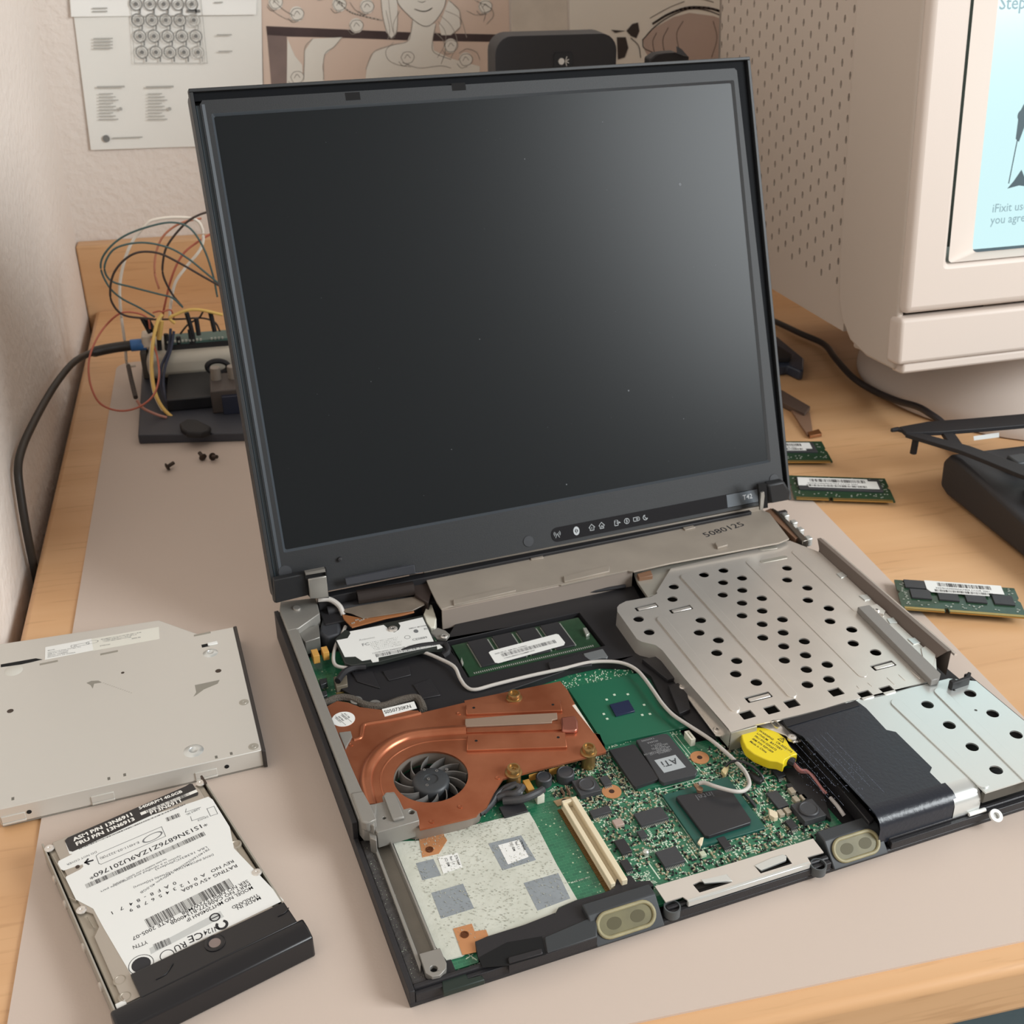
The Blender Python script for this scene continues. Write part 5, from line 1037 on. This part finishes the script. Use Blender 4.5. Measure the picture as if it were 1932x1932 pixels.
for xx,sg in ((5.2,1),):
    cb = MB(LF).add([(xx-sg*.9,VB+3,-1.0),(xx,VB+3,.35),(xx+sg*1.6,VB+3,.1),(xx-sg*.9,vb-2,-1.0),(xx,vb-2,.35),(xx+sg*1.6,vb-2,.1)], [(0,1,4,3),(1,2,5,4)] if sg < 0 else [(3,4,1,0),(4,5,2,1)]); obj('bezel_ridge', cb, mat('highlight_grey_black','3A4046',.3), bez, smooth=20)  # ridge takes the same lightened colour for its highlight line
obj('lcd_panel', MB(LF).prism([(AX-2,AV-2),(AX+A_+2,AV-2),(AX+A_+2,AV+B_+2),(AX-2,AV+B_+2)], -5, -1.6), mat('matte_lcd','181B1D',.29,spec=.2), lap)
hk = MB(LF)
for px,py in ((523,168),(921,153),(1300,124)): q = LL(px,py,-5); hk.box((q[0]-4,q[1]-2,-6),(q[0]+4,q[1]+2,-5.2))
obj('latch_recess', hk, HOLE, lid); hk = MB(LF)
for px,py in ((523,168),(921,153),(1300,121)): q = LL(px,py,-4); hk.box((q[0]-3,q[1]-.6,-5.5),(q[0]+2,q[1]+.6,-3.4))
obj('latch_hook', hk, ALU, lid, bevel=.2)
for px,py in ((665,178),(865,160)): q = LL(px,py,0); obj('bezel_notch', MB(LF).box((q[0]-4,q[1]-3,-.5),(q[0]+4,q[1]+1,.05)), HOLE, bez)
for px,py,r in ((997,1021,3.3),(1460,904,3.3),(538,1079,3.7)): q = LL(px,py,0); obj('rubber_pad', MB(LF @ Matrix.Translation((q[0],q[1],0))).lathe((0,0,0),[(r,-.3),(r,.05),(r-.15,.4),(0,.45)],32), mat('rubber_pad_black','303236',.6), bez)
q = LL(641,1055,0); obj('bezel_pin', MB(LF @ Matrix.Translation((q[0],q[1],0))).lathe((0,0,0),[(1.4,0),(1.2,1.6),(0,1.8)],16), BLACK2, bez)
s0 = LL(1049,1009); s1 = LL(1430,942)
sb = obj('indicator_strip', MB(LF).prism(stadium((s0[0]+1,s0[1]),(s1[0]+4,s0[1]+.2),4.4,8)[0:0] or [(x,y) for x,y in rrect(s0[0]-3,s0[1]-4.3,s1[0]+2,s0[1]+4.3,4,6)], -.2, .25), GLOSSB, bez)
q = LL(1372,953); q2 = LL(1433,934)
pt = obj('model_plate', MB(LF).box((q[0],s0[1]-3.9,.2),(s1[0]+1.6,s0[1]+3.9,.4)), mat('slate_plate','555C63',.35), sb)
q = LL(1401,942); mb = MB(LF); mb.text('T42', 4.3, q[0], q[1]-.4, .45); obj('model_print', mb, mat('light_grey_print','C8CBCE',.5), pt, smooth=0)
ic = MB(LF); zi = .3; y0 = s0[1]
def IX(px, py): return LL(px,py)[0]
x = IX(1051,1008); ic.line([(x-1.2,y0-1.8),(x,y0+.6),(x+1.2,y0-1.8)], .25, zi)
for r in (1.2,2.0): ic.ring(x,y0+.6,r,.22,zi,10,1,-.7,.7); ic.ring(x,y0+.6,r,.22,zi,10,1,math.pi-.7,math.pi+.7)
x = IX(1087,1000); ic.ring(x,y0,1.5,.9,zi,20,1.35); ic.line([(x-.7,y0-.9),(x+.7,y0+.8),(x,y0+1.6),(x,y0-1.6),(x+.7,y0-.8),(x-.7,y0+.9)], .22, zi)
for px,t2_ in ((1116,'1'),(1135,'A')):
    x = IX(px,993); ic.line([(x-1.2,y0-1.5),(x+1.2,y0-1.5),(x+1.2,y0+.2),(x+1.9,y0+.2),(x,y0+2.2),(x-1.9,y0+.2),(x-1.2,y0+.2)], .3, zi, True); ic.text(t2_, 2.2, x-.6, y0-1, zi)
x = IX(1163,985); ic.ring(x-.3,y0+1.3,1.1,.3,zi,16,.45); ic.line([(x-1.4,y0+1.3),(x-1.4,y0-1.5),(x+.8,y0-1.5),(x+.8,y0+1.3)], .3, zi); ic.line([(x,y0-.2),(x+2.3,y0-.2),(x+1.5,y0+.5)], .3, zi)
x = IX(1182,981); ic.ring(x,y0,1.6,.3,zi); ic.line([(x+.4,y0+1.4),(x-.5,y0),(x+.5,y0),(x-.4,y0-1.4)], .3, zi)
x = IX(1200,977); ic.line([(x-1.9,y0-1.1),(x+1.6,y0-1.1),(x+2.1,y0-.4),(x+2.1,y0+.4),(x+1.6,y0+1.1),(x-1.9,y0+1.1)], .3, zi, True); ic.line([(x-.2,y0),(x+1.2,y0)], .3, zi); ic.line([(x+.5,y0-.6),(x+.5,y0+.6)], .3, zi)
x = IX(1217,974); ic.ring(x,y0,1.5,.35,zi,14,1,1.9,5.8); ic.ring(x+.9,y0+.6,1.3,.3,zi,12,1,2.4,5.2)
obj('indicator_icons', ic, mat('pale_icon_print','AEB3B6',.5), sb, smooth=0)
sp3 = MB(LF); rr = random.Random(9)
for px,py,r in ((1283,348,.9),(1186,737,.5),(1069,914,.4),(990,300,.3),(1137,230,.25),(905,640,.25),(940,1000,.3),(852,848,.25),(1290,790,.25),(700,720,.2),(1350,500,.25)): sp3.disc(*LL(px,py,-1.5), r, -1.52, 10)
for k in range(60): sp3.disc(AX+rr.uniform(5,A_-5), AV+rr.uniform(5,B_-5), rr.uniform(.06,.14), -1.52, 6)
o = obj('screen_dust', sp3, mat('dust_speck','6A6E72',.8), MATS and bpy.data.objects['lcd_panel'], smooth=0); o['kind'] = 'stuff'
# hinges
obj('hinge_block', MB().box((24,238,4.4),(92,257,16)).box((24,252,16),(300,257.5,24)), BLACK2, lap, bevel=.5)
obj('shaded_latch_channel', MB(LF).box((2,vb,-6),(LW-2,VT-1.8,-1.8)), mat('shade_black_plastic','101215',.7,spec=.12), lid)  # black fill, carries the depth shade of the recess in its colour
lp('beige_corner_piece', [(1196,1080),(1489,1017),(1480,1024),(1275,1078),(1236,1122),(1222,1126),(1203,1098)], 15.5, 17.5, STEELB, .2)
HM = mat('hinge_steel','A8A59F',.3,.7)
def hplane(name, pts, y, th, m, par=lap, bev=.4):    # upright piece facing the front at depth y
    n3 = M3 @ Vector((0,-1,0)); P0 = []
    for px,py in pts: v = M3.inverted() @ UP(px,py,n3,M3@Vector((0,y,0))); P0.append((v.x,v.z))
    F = frame((0,y,0),(1,0,0),(0,-1,0)); return obj(name, MB(F).prism(P0, -th, 0), m, par, bevel=bev)
hplane('hinge_slot', z5([(415,180),(640,135),(665,430),(480,440),(445,400)]), 246.5, 3, HOLE, bev=0)
hplane('hinge_arm', z5([(450,240),(640,205),(665,425),(560,440),(470,440)]), 244, 1.4, HM)
hplane('hinge_arm_top', z5([(420,170),(625,130),(640,205),(630,160),(425,195)]), 245, 2.5, HM, bev=.2)
hplane('hinge_slot', [(1431,915),(1446,913),(1449,958),(1435,960)], 244, 2, HOLE, bev=0)
hplane('hinge_arm', [(1436,930),(1442,928),(1443,935),(1440,962),(1434,963)], 242, 1.4, HM, bev=.2)
hplane('hinge_housing', z5([(90,250),(420,180),(455,405),(110,490)]), 247.5, 4, LIDM, bev=.6)
obj('hinge_barrel', MB().tube([(28,250,16),(300,250,16)], 3.2, 20), BLACK2, lap)
hplane('hinge_flap', z5([(835,235),(1555,90),(1565,170),(1640,165),(1500,185),(850,300)]), 247, 1.5, mat('slate_flap','3A3C42',.4), bev=.2)
hplane('hinge_knuckle', [(1448,916),(1481,909),(1492,928),(1490,944),(1452,951)], 247, 6, LIDM, bev=1.5)
# ================================================================ OPTICAL DRIVE
oz = 10.5; c0 = U(443,1182,oz); c1 = U(497,1415,oz); ang = math.atan2(-(c1.x-c0.x), (c0.y-c1.y)) # tilt of right edge
od = thing('optical_drive', 'slim silver optical drive lying upside down left of the laptop', 'optical drive', M3 @ Vector((c1.x,c1.y,0)), (0,0,TH+0))
def OT(pts, z): return [(U(x,y,z).x-c1.x, U(x,y,z).y-c1.y) for x,y in pts]
DRV = mat('drive_steel','CCC9C2',.4,.35,bump=.02,bscale=50)
otop = OT([(440,1183),(494,1415)],oz); X0 = -118
p1 = OT([(300,1170),(373,1196)],oz); pl = OT([(0,1215),(0,1527)],oz)
yl = pl[0][1]+.0; out = [otop[1],otop[0],p1[1],p1[0],(X0,p1[0][1]+ (p1[0][1]-yl)/(p1[0][0]-pl[0][0])*(X0-p1[0][0])),(X0,pl[1][1])]
z52 = Z(.2692,0,1150)
hol = [circ(*OT(z52([p]),oz)[0],r,14) for p,r in (((860,443),.9),((1530,430),1.6),((72,711),1.6))]
sl_ = OT(z52([(5,385),(250,342),(300,350),(210,372),(150,385),(5,405)]),oz)
obj('top_case', MB().prism(out, 1.0, oz), DRV, od, bevel=.35)
obj('slot_opening', MB().prism(sl_, oz, oz+.04), HOLE, od)
obj('case_inside', MB().prism([(x*.99,y*.985+.5) for x,y in out], oz-1.6, oz-1.2), HOLE, od) if 0 else None
hm = MB()
for h_ in hol: obj('case_hole', MB().prism(h_, oz, oz+.03), SCR, od, smooth=0)
for (p,r) in (((860,443),.85),((1530,430),1.55),((72,711),1.55)): q = OT(z52([p]),oz)[0]; hm.disc(q[0],q[1],r,oz-1.0,14)
obj('lower_case', MB().prism([(x*.995,y*.99+.3) for x,y in out], -.05, 1.0), mat('grey_underside','7E7A72',.5), od)
obj('front_bezel', MB().prism([(otop[1][0]-.2,otop[1][1]-1),(otop[1][0]+1.6,otop[1][1]-1.5),(otop[0][0]+1.9,otop[0][1]+.4),(otop[0][0]-.0,otop[0][1]+.3)], .5, oz+.2), mat('dark_brown_bezel','2F2A28',.5), od, bevel=.4)
lb1 = obj('rating_sticker', MB().prism(OT(z52([(318,265),(640,205),(655,285),(315,352)]),oz), oz, oz+.12), WHITE, od)
lb2 = obj('maker_sticker', MB().prism(OT(z52([(612,212),(1113,122),(1118,205),(655,288),(648,262),(618,262)]),oz), oz, oz+.1), mat('pale_sticker','D9D8CE',.55), od)
a = OT(z52([(322,345)]),oz)[0]; b = OT(z52([(655,285)]),oz)[0]; F = frame((a[0],a[1],oz+.16),(b[0]-a[0],b[1]-a[1],0))
w1_ = math.dist(a,b); s1_ = w1_/34
def f(mb):
    for i,t_ in enumerate(('PRODUCT OF KOREA','SERIAL NUMBER','IBM P/N 39T2505','Hitachi-LG Data Storage, Inc.')): mb.text(t_, 1.7*s1_, .8, (.7+i*2.1)*s1_, 0, sx=1.2)
    k=s1_; mb.line([(18*k,9*k),(31*k,9*k),(31*k,11.6*k),(18*k,11.6*k)], .25, 0, True); mb.text('5V', 2.0*k, 20*k, 9.5*k, 0); mb.text('MODEL', 1.6*k, .8, 9.6*k, 0)
lab(F, 'sticker_print', GREYINK, lb1, f)
a2 = OT(z52([(655,288)]),oz)[0]; b2 = OT(z52([(1118,205)]),oz)[0]; t2 = OT(z52([(650,212)]),oz)[0]; w2 = math.dist(a2,b2); h2_ = math.dist(a2,t2); F2 = frame((a2[0],a2[1],oz+.14),(b2[0]-a2[0],b2[1]-a2[1],0))
def f(mb): mb.ring(-.5,h2_*.78,w2*.09,.35,0,24,.45); [mb.bars(w2*(.12+.02*i), h2_*(.85-i*.13), w2*(.62-.1*i), h2_*.06, 0, 36, i) for i in range(3)]; mb.text('DVD/CD', h2_*.13, w2*.1, h2_*.25, 0); mb.text('2005.06', h2_*.14, w2*.58, h2_*.4, 0)
lab(F2, 'sticker_print', GREYINK, lb2, f)
for p,r in (((1475,305),4.0),((1357,990),4.8)): q = OT(z52([p]),oz)[0]; obj('pressed_boss', MB().lathe((q[0],q[1],oz-.05),[(r,0),(r*.75,.55),(r*.45,.7),(r*.4,.35),(0,.3)],28), ALU, od, smooth=60)
for p in ((1710,650),(1777,960)): q = OT(z52([p]),oz)[0]; obj('flush_screw', MB().lathe((q[0],q[1],oz-.05),[(2.4,0),(2.4,.15),(1.5,.15),(1.4,.3),(.6,.3),(.5,.1),(0,.1)],20), STEELB, od)
q = OT(z52([(1440,252)]),oz)[0]; obj('square_hole', MB().box((q[0]-2,q[1]-1.4,oz-.05),(q[0]+2,q[1]+1.4,oz+.04)), HOLE, od)
q = OT(z52([(1490,240)]),oz)[0]; obj('white_lever', MB().box((q[0]-2.6,q[1]-1.3,oz-.05),(q[0]+2.6,q[1]+1.3,oz+.5)), WHITE, od, bevel=.3)
q = OT(z52([(95,428)]),oz)[0]; obj('pale_dimple', MB().lathe((q[0],q[1],oz),[(4.6,0),(4.2,.2),(0,.25)],24), mat('pale_dimple','CFCEC6',.4,.2), od)
for p in ((1418,172),(765,303),(342,373)): q = OT(z52([p]),oz)[0]; obj('pressed_tab', MB().box((q[0]-4.5,q[1]-.8,oz-.05),(q[0]+4.5,q[1]+.8,oz+.12)), mat('dull_tab','98948A',.5,.3), od, bevel=.05)
for p in ((817,1172),(1567,1022),(30,1340)):
    q = OT(z52([p]),oz)[0]
    for s in (-4,3): obj('tab_slot', MB().box((q[0]+s,q[1]-1,oz-.05),(q[0]+s+1.2,q[1]+1,oz+.03)), mat('grey_slot','6A675F',.6), od)
ye = otop[1][1]; 
for p in ((75,1460),(712,1315),(1450,1150)):
    x = OT(z52([p]),oz)[0][0]; yy = ye+(pl[1][1]-ye)*(x-otop[1][0])/(pl[1][0]-otop[1][0]); obj('side_latch', MB().box((x-5,yy-.9,1.4),(x+5,yy+.4,2.4)).box((x-5,yy-.5,2.4),(x+5,yy+.2,6)), DRV, od, bevel=.2)
for p in ((203,1436),(1598,1132)):
    x = OT(z52([p]),6)[0][0]; yy = ye+(pl[1][1]-ye)*(x-otop[1][0])/(pl[1][0]-otop[1][0]); obj('side_hole', MB(frame((x,yy-.05,5.4),(1,0,0),(0,-1,0))).cyl((0,0,0),1.1,.1,14), HOLE, od)
sm = MB(); rr = random.Random(4)
SMG = mat('dark_smudge','8A867C',.6); 
sm.add([(*OT(z52([p]),oz)[0],oz+.03) for p in ((1365,530),(1540,493),(1525,520),(1430,560),(1375,600),(1355,612),(1375,580))], [tuple(range(7))])
sm.add([(*OT(z52([p]),oz)[0],oz+.03) for p in ((605,515),(640,500),(690,498),(715,512),(660,520),(650,555),(635,530))], [tuple(range(7))])
for k in range(14): q = OT(z52([(725+k*15,515+k*5.3)]),oz)[0]; sm.box((q[0]-.4,q[1]-.12,oz),(q[0]+.4,q[1]+.12,oz+.03))
obj('scuff_marks', sm, SMG, od, smooth=0)
# ================================================================ HARD DRIVE
hz = 11.0; h0 = UR(78,1592,hz); h1_ = UR(385,1469,hz)
hd2 = thing('hard_drive', 'silver hard drive with white label and black end cover at the lower left', 'hard drive', (h0.x,h0.y,0), (0,0,math.atan2(h1_.y-h0.y,h1_.x-h0.x)))
HF = Matrix.Translation((h0.x,h0.y,0)) @ Matrix.Rotation(math.atan2(h1_.y-h0.y,h1_.x-h0.x),4,'Z')
def H(pts, z=hz): return [on(HF,x,y,z) for x,y in pts]
zh = Z(.1553,50,1450); zk = Z(.2174,200,1600); wH = (h1_-h0).length
HDM = mat('hard_drive_aluminium','A79E90',.45,.5,bump=.05,bscale=300); HDT = mat('drive_cover_steel','B3ABA0',.35,.55)
bot = H([(228,1905)])[0]; LB = 101
obj('drive_body', MB().box((1.5,-LB,1.2),(wH-1.5,-1.0,hz-1.2)), HDM, hd2, bevel=.5)
obj('top_cover', MB().prism([(4,-1.5),(wH-5,-1.5),(wH-4,-6),(wH-4.5,-LB+6),(wH-8,-LB+2),(5,-LB+2),(4,-LB+8),(4,-62),(7,-58),(7,-50),(4,-46)], hz-1.3, hz-.25), HDT, hd2, bevel=.3)
cad = MB().box((0,-LB,.1),(.7,0,hz)).box((wH-.7,-LB,.1),(wH,0,hz)).box((0,-LB,.1),(wH,0,.7)); obj('caddy_frame', cad, STEELB, hd2, bevel=.15)
for x,y in H([zh([(275,965)])[0], zh([(665,1715)])[0]])+H(z52([(1405,1213)])+z52([(1800,1840)])): obj('cover_screw', MB().lathe((x,y,hz-.4),[(2.1,0),(2.1,.35),(1.6,.7),(.6,.7),(.4,.35),(0,.35)],20), STEEL, hd2)
wl_ = obj('white_label', MB().prism(H(zh([(470,900),(520,1035),(560,1035),(390,1120),(380,1150),(400,1215),(450,1235),(560,1195),(680,1160),(690,1190),(650,1225),(480,1310),(475,1330),(600,1590),(810,1700),(935,1932)])+[(247,1838),(535,1698)]+zk([(1110,0)])+z52([(1610,1523),(1490,1330),(1460,1310),(1360,1345)])), hz-.25, hz-.1), WHITE, hd2)
bk = obj('black_label', MB().prism(H(zh([(465,875),(500,840),(1932,215)])+z52([(1330,1220),(1350,1222),(1390,1285),(1385,1300)])+zh([(1932,375),(560,1008),(520,1000)])), hz-.1, hz+.02), mat('black_label','2B2828',.5), hd2)
WP = mat('label_white_print','E6E4DE',.6)
def HFr(a, b, z): p = H([a],z)[0]; q = H([b],z)[0]; return frame((p[0],p[1],z),(q[0]-p[0],q[1]-p[1],0))
def ht(mb_list): pass
def textrun(s, a, b, size, z, par, m, name='label_print', sx=None, bold=0):   # text fitted between two photo points
    p = Vector((*H([a],z)[0],0)); q = Vector((*H([b],z)[0],0)); F = frame((p.x,p.y,z),(q.x-p.x,q.y-p.y,0)); mb = MB(F)
    vs,_ = glyphs(s,'LEFT'); w = max(v[0] for v in vs); k = (q-p).length/(w*size)
    if not par: mb.text(s, size, 0, -.36*size, 0, sx=k); return mb
    mb.text(s, size, 0, 0, 0, sx=k)
    if bold: mb.text(s, size, bold, 0, .002, sx=k); mb.text(s, size, 0, bold*.6, .004, sx=k)
    return mb
def put(mbs, m, par, name): 
    t = MB()
    for m_ in mbs: k = len(t.v); t.v += m_.v; t.f += [tuple(i+k for i in f_) for f_ in m_.f]
    return obj(name, t, m, par, smooth=0)
zt = hz+.05
put([textrun('ASM P/N 13N6911', *zh([(575,885),(1285,572)]), 3.2, zt, bk, WP, bold=.25), textrun('FRU P/N 13N6913', *zh([(605,942),(1315,628)]), 3.2, zt, bk, WP, bold=.25),
     textrun('5400RPM 40.0GB', *zh([(1370,500),(1895,290)]), 2.6, zt, bk, WP, bold=.15), textrun('P13N6911', *zh([(1505,562),(1880,408)]), 3.0, zt, bk, WP, bold=.15)], WP, bk, 'white_print')
F = HFr(*zh([(1395,568),(1932,345)]), zt); mb = MB(F); mb.quad(0,0,26,1.9,0); wb = obj('barcode_patch', mb, WP, bk, smooth=0); mb = MB(F); mb.bars(2.5,0,20,1.9,.02,50,7); obj('barcode', mb, INK, bk, smooth=0)
zt = hz-.06
def bar2(a, b, h, n, sd): F = HFr(a, b, zt); mb = MB(F); L = (Vector(H([b],zt)[0])-Vector(H([a],zt)[0])).length; mb.bars(0,0,L,h,0,n,sd); return mb
runs = [textrun('*1S13N6876Z1ZA9U201760*', z52([(1450,1500)])[0], zh([(765,1330)])[0], 3.6, zt, 0, 0),
  bar2(zh([(735,1455)])[0], z52([(1445,1580)])[0], 2.6, 130, 2),
  bar2(zk([(375,695)])[0], zk([(1115,330)])[0], 5.2, 90, 6),
  bar2(zk([(430,890)])[0], zk([(570,830)])[0], 3.4, 24, 3),
  bar2(zh([(640,985)])[0], zh([(1932,440)])[0], .8, 150, 5), bar2(zh([(1710,645)])[0], zh([(1880,580)])[0], 2.6, 16, 6),
  textrun('RATING +5V 0.60A', zk([(1140,150)])[0], zk([(655,375)])[0], 2.6, zt, 0, 0), textrun('REV NO   A  0  1  2  3  4  5  6  7  8  9', zk([(1110,110)])[0], zk([(205,545)])[0], 2.4, zt, 0, 0),
  textrun('0  A  F  8  -  8  4   7   1', zk([(610,300)])[0], zk([(50,565)])[0], 2.5, zt, 0, 0),
  textrun('MODEL NO MHT2040AH IP', zk([(1275,340)])[0], zk([(700,630)])[0], 2.6, zt, 0, 0), textrun('PART NO CA06377-B134000B', zk([(1255,310)])[0], zk([(560,655)])[0], 2.5, zt, 0, 0),
  textrun('SER NO NP0JT572WM88', zk([(1235,285)])[0], zk([(660,570)])[0], 2.5, zt, 0, 0), textrun('DATE 2005-07', zk([(595,605)])[0], zk([(230,790)])[0], 2.6, zt, 0, 0),
  textrun('YTTN', zk([(360,815)])[0], zk([(235,865)])[0], 2.6, zt, 0, 0), textrun('MADE IN', zk([(1345,430)])[0], zk([(1140,525)])[0], 2.4, zt, 0, 0), textrun('THAILAND', zk([(1325,405)])[0], zk([(1095,520)])[0], 2.4, zt, 0, 0),
  textrun('N124', zk([(985,690)])[0], zk([(850,740)])[0], 3.6, zt, 0, 0), textrun('CE', zk([(845,750)])[0], zk([(715,800)])[0], 5, zt, 0, 0), textrun('RU', zk([(700,830)])[0], zk([(595,880)])[0], 4.4, zt, 0, 0)]
put(runs, INK, wl_, 'black_print')
lrun = [textrun('DRIVE INFORMATION 16(Heads) 63(Sectors)', zk([(935,55)])[0], zk([(240,345)])[0], 1.7, zt, 0, 0), textrun('78140160(Sectors) 5400rpm 40.0GB', zk([(900,5)])[0], zk([(300,390)])[0], 1.7, zt, 0, 0),
  textrun('LBA 16383(Cylinders)', zk([(880,-10)])[0], zk([(430,190)])[0], 1.7, zt, 0, 0), textrun('DO NOT COVER', zh([(855,1010)])[0], zh([(490,1170)])[0], 1.6, zt, 0, 0), textrun('E-H011-03-3227(B)', zh([(1370,895)])[0], zh([(895,1095)])[0], 1.9, zt, 0, 0),
  textrun('has been installed in your system. Warranty', zh([(1700,1100)])[0], zh([(1050,1420)])[0], 1.5, zt, 0, 0), textrun('option is a certified and compatible part', zh([(1880,1060)])[0], zh([(900,1500)])[0], 1.5, zt, 0, 0),
  textrun('CABLE SEL', z52([(1400,1395)])[0], z52([(1305,1440)])[0], 1.6, zt, 0, 0), textrun('DEVICE', z52([(1460,1450)])[0], z52([(1385,1480)])[0], 1.6, zt, 0, 0)]
g2 = MB(); g2.line([(*H([p])[0],zt) [:2] for p in zh([(845,1060),(880,1155),(910,1160),(1690,820),(1640,705),(880,1030)])], .25, zt, True)
c = H(zh([(1530,830)]))[0]; g2.v += [tuple(v) for v in MB(frame((c[0],c[1],zt),H2) if 0 else Matrix.Translation((c[0],c[1],zt)) @ Matrix.Rotation(.12,4,'Z')).ring(0,0,4.2,.8,0,28,.45).v]; k_ = len(g2.v)-58; g2.f += [(k_+2*i,k_+2*i+1,k_+2*i+3,k_+2*i+2) for i in range(28)]
lrun.append(g2)
g3 = MB()
for p in ([(1305,1395),(1300,1420),(1405,1385)],[(1335,1450),(1345,1480),(1430,1450)],[(1450,1395),(1500,1378),(1525,1430),(1475,1447),(1450,1395)]): g3.line([q for q in H(z52(p))], .25, zt)
lrun.append(g3)
put(lrun, GREYINK, wl_, 'grey_print')
g4 = MB(); c = H(zk([(305,1010)]))[0]; g4.ring(c[0],c[1],4.6,.25,zt); g4.disc(c[0],c[1],3.6,zt); obj('warning_emblem', g4, INK, wl_, smooth=0); g4 = MB()
c = H(zk([(1005,665)]))[0]; g4.ring(c[0],c[1],2.0,1.1,zt,20,1,2.2,7.2); c = H(zk([(945,600)]))[0]; g4.ring(c[0],c[1],1.9,.6,zt+.02); g4.line([(c[0]-1.6,c[1]),(c[0]+1.6,c[1])], .5, zt+.02)
obj('round_emblem', g4, INK, wl_, smooth=0); g4 = MB(); c = H(zk([(530,930)]))[0]; g4.ring(c[0],c[1],2.6,.35,zt); obj('ring_emblem', g4, INK, wl_, smooth=0); g4 = MB(); g4.line(H(zh([(715,1140),(800,1115)])), .9, zt); g4.line(H(zh([(745,1100),(715,1140),(755,1160)])), .8, zt)
obj('arrow_mark', g4, INK, wl_, smooth=0)
obj('grey_panel', MB().prism(H(zk([(375,870),(990,545),(1025,595),(390,920)])), hz-.1, hz-.075), mat('label_grey','C2C4C2',.5), wl_)
c = H(zh([(620,1190)]))[0]; obj('vent_hole', MB().cyl((c[0],c[1],hz-.2),.9,.15,14), SCR, hd2)
# black end cover
ec = H([(247,1841),(532,1696),(556,1728),(600,1741),(606,1765),(430,1856),(300,1932),(222,1932)])
e_in = H([(247,1841),(533,1696)],12.5); ang_e = math.atan2(e_in[1][1]-e_in[0][1], e_in[1][0]-e_in[0][0])
ey = (e_in[0][1]+e_in[1][1])/2; ex0 = -1.5; ex1 = wH+2.5
def sidep(x0, x1, prof, m, name, bev): n = len(prof); return obj(name, MB().add([(x0,y,z) for y,z in prof]+[(x1,y,z) for y,z in prof], [tuple(range(n)),tuple(range(n,2*n))[::-1]]+[((i+1)%n,i,i+n,(i+1)%n+n) for i in range(n)]), m, hd2, bevel=bev, seg=3)
CV = mat('glossy_black_cover','1C1B1D',.28)
ix0, ix1 = e_in[0][0], e_in[1][0]
n_c = sidep(ix0, ix1, [(ey,hz-.2),(ey,12.2),(ey-13,12.8),(ey-13,hz-.2)], CV, 'cover_flap', .5)
sidep(ex0, ex1, [(ey-11,.1),(ey-11,10),(ey-12.5,12.6),(ey-17,12.4),(ey-21.5,10.5),(ey-22,.1)], CV, 'end_cover', .9)
c = H([zk([(945,825)])[0]],12.6)[0]; o = bpy.data.objects['cover_flap']; obj('cover_hole_rim', MB().lathe((c[0],c[1],12.4),[(4.0,0),(4.0,.5),(3.2,.8),(2.4,.5),(2.2,.2)],28), CV, hd2, smooth=60)
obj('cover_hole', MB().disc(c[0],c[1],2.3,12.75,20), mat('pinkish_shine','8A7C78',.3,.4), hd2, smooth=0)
for a,b,d in (((430,1140),(580,1000),(520,1090)),((1490,590),(1585,520),(1550,560))):
    P3 = [(*p,12.75) for p in H(zk([a,d,b]),12.7)]; obj('cover_groove', MB().tube(spl(P3,5), .25, 6), CV, hd2)
for yy in (-18,-34,-60,-82):
    obj('rail_stud', MB(frame((0,yy,5.5),(0,1,0),(-1,0,0))).lathe((0,0,0),[(2.0,0),(2.0,.6),(1.2,1.0),(0,1.0)],16), STEEL, hd2)
obj('caddy_tab', MB().box((wH-6,-1.5,6),(wH-.2,2.2,7)).box((wH-1,-4,2),(wH,2.2,hz+.6)), SCR, hd2, bevel=.2)
obj('caddy_tab', MB().box((.2,-1.2,4),(4.5,1.2,7.5)), SCR, hd2, bevel=.2)
for a,b in (((520,1560),(600,1600)),((320,1060),(470,1330)),((740,1800),(820,1932))):
    pa = H(zh([a]))[0]; pb = H(zh([b]))[0]; obj('cover_seam', MB().tube([(*pa,hz-.25),(*pb,hz-.25)], .3, 6), HDM, hd2)
for (x,y) in H(zk([(120,1140),(165,1285)])+z52([(1650,1640)])): obj('cover_dimple', MB().lathe((x,y,hz-1.3),[(2.6,0),(2.6,.9),(1.9,1.2),(1.5,.8),(0,.7)],20), HDM, hd2)
for (x,y) in ((5,ey-5),(9,ey-2)): obj('caddy_pad', MB().box((1.2,-LB+1,hz-1),(5,-LB+4,hz-.2)), WHITE, hd2, bevel=.3); break
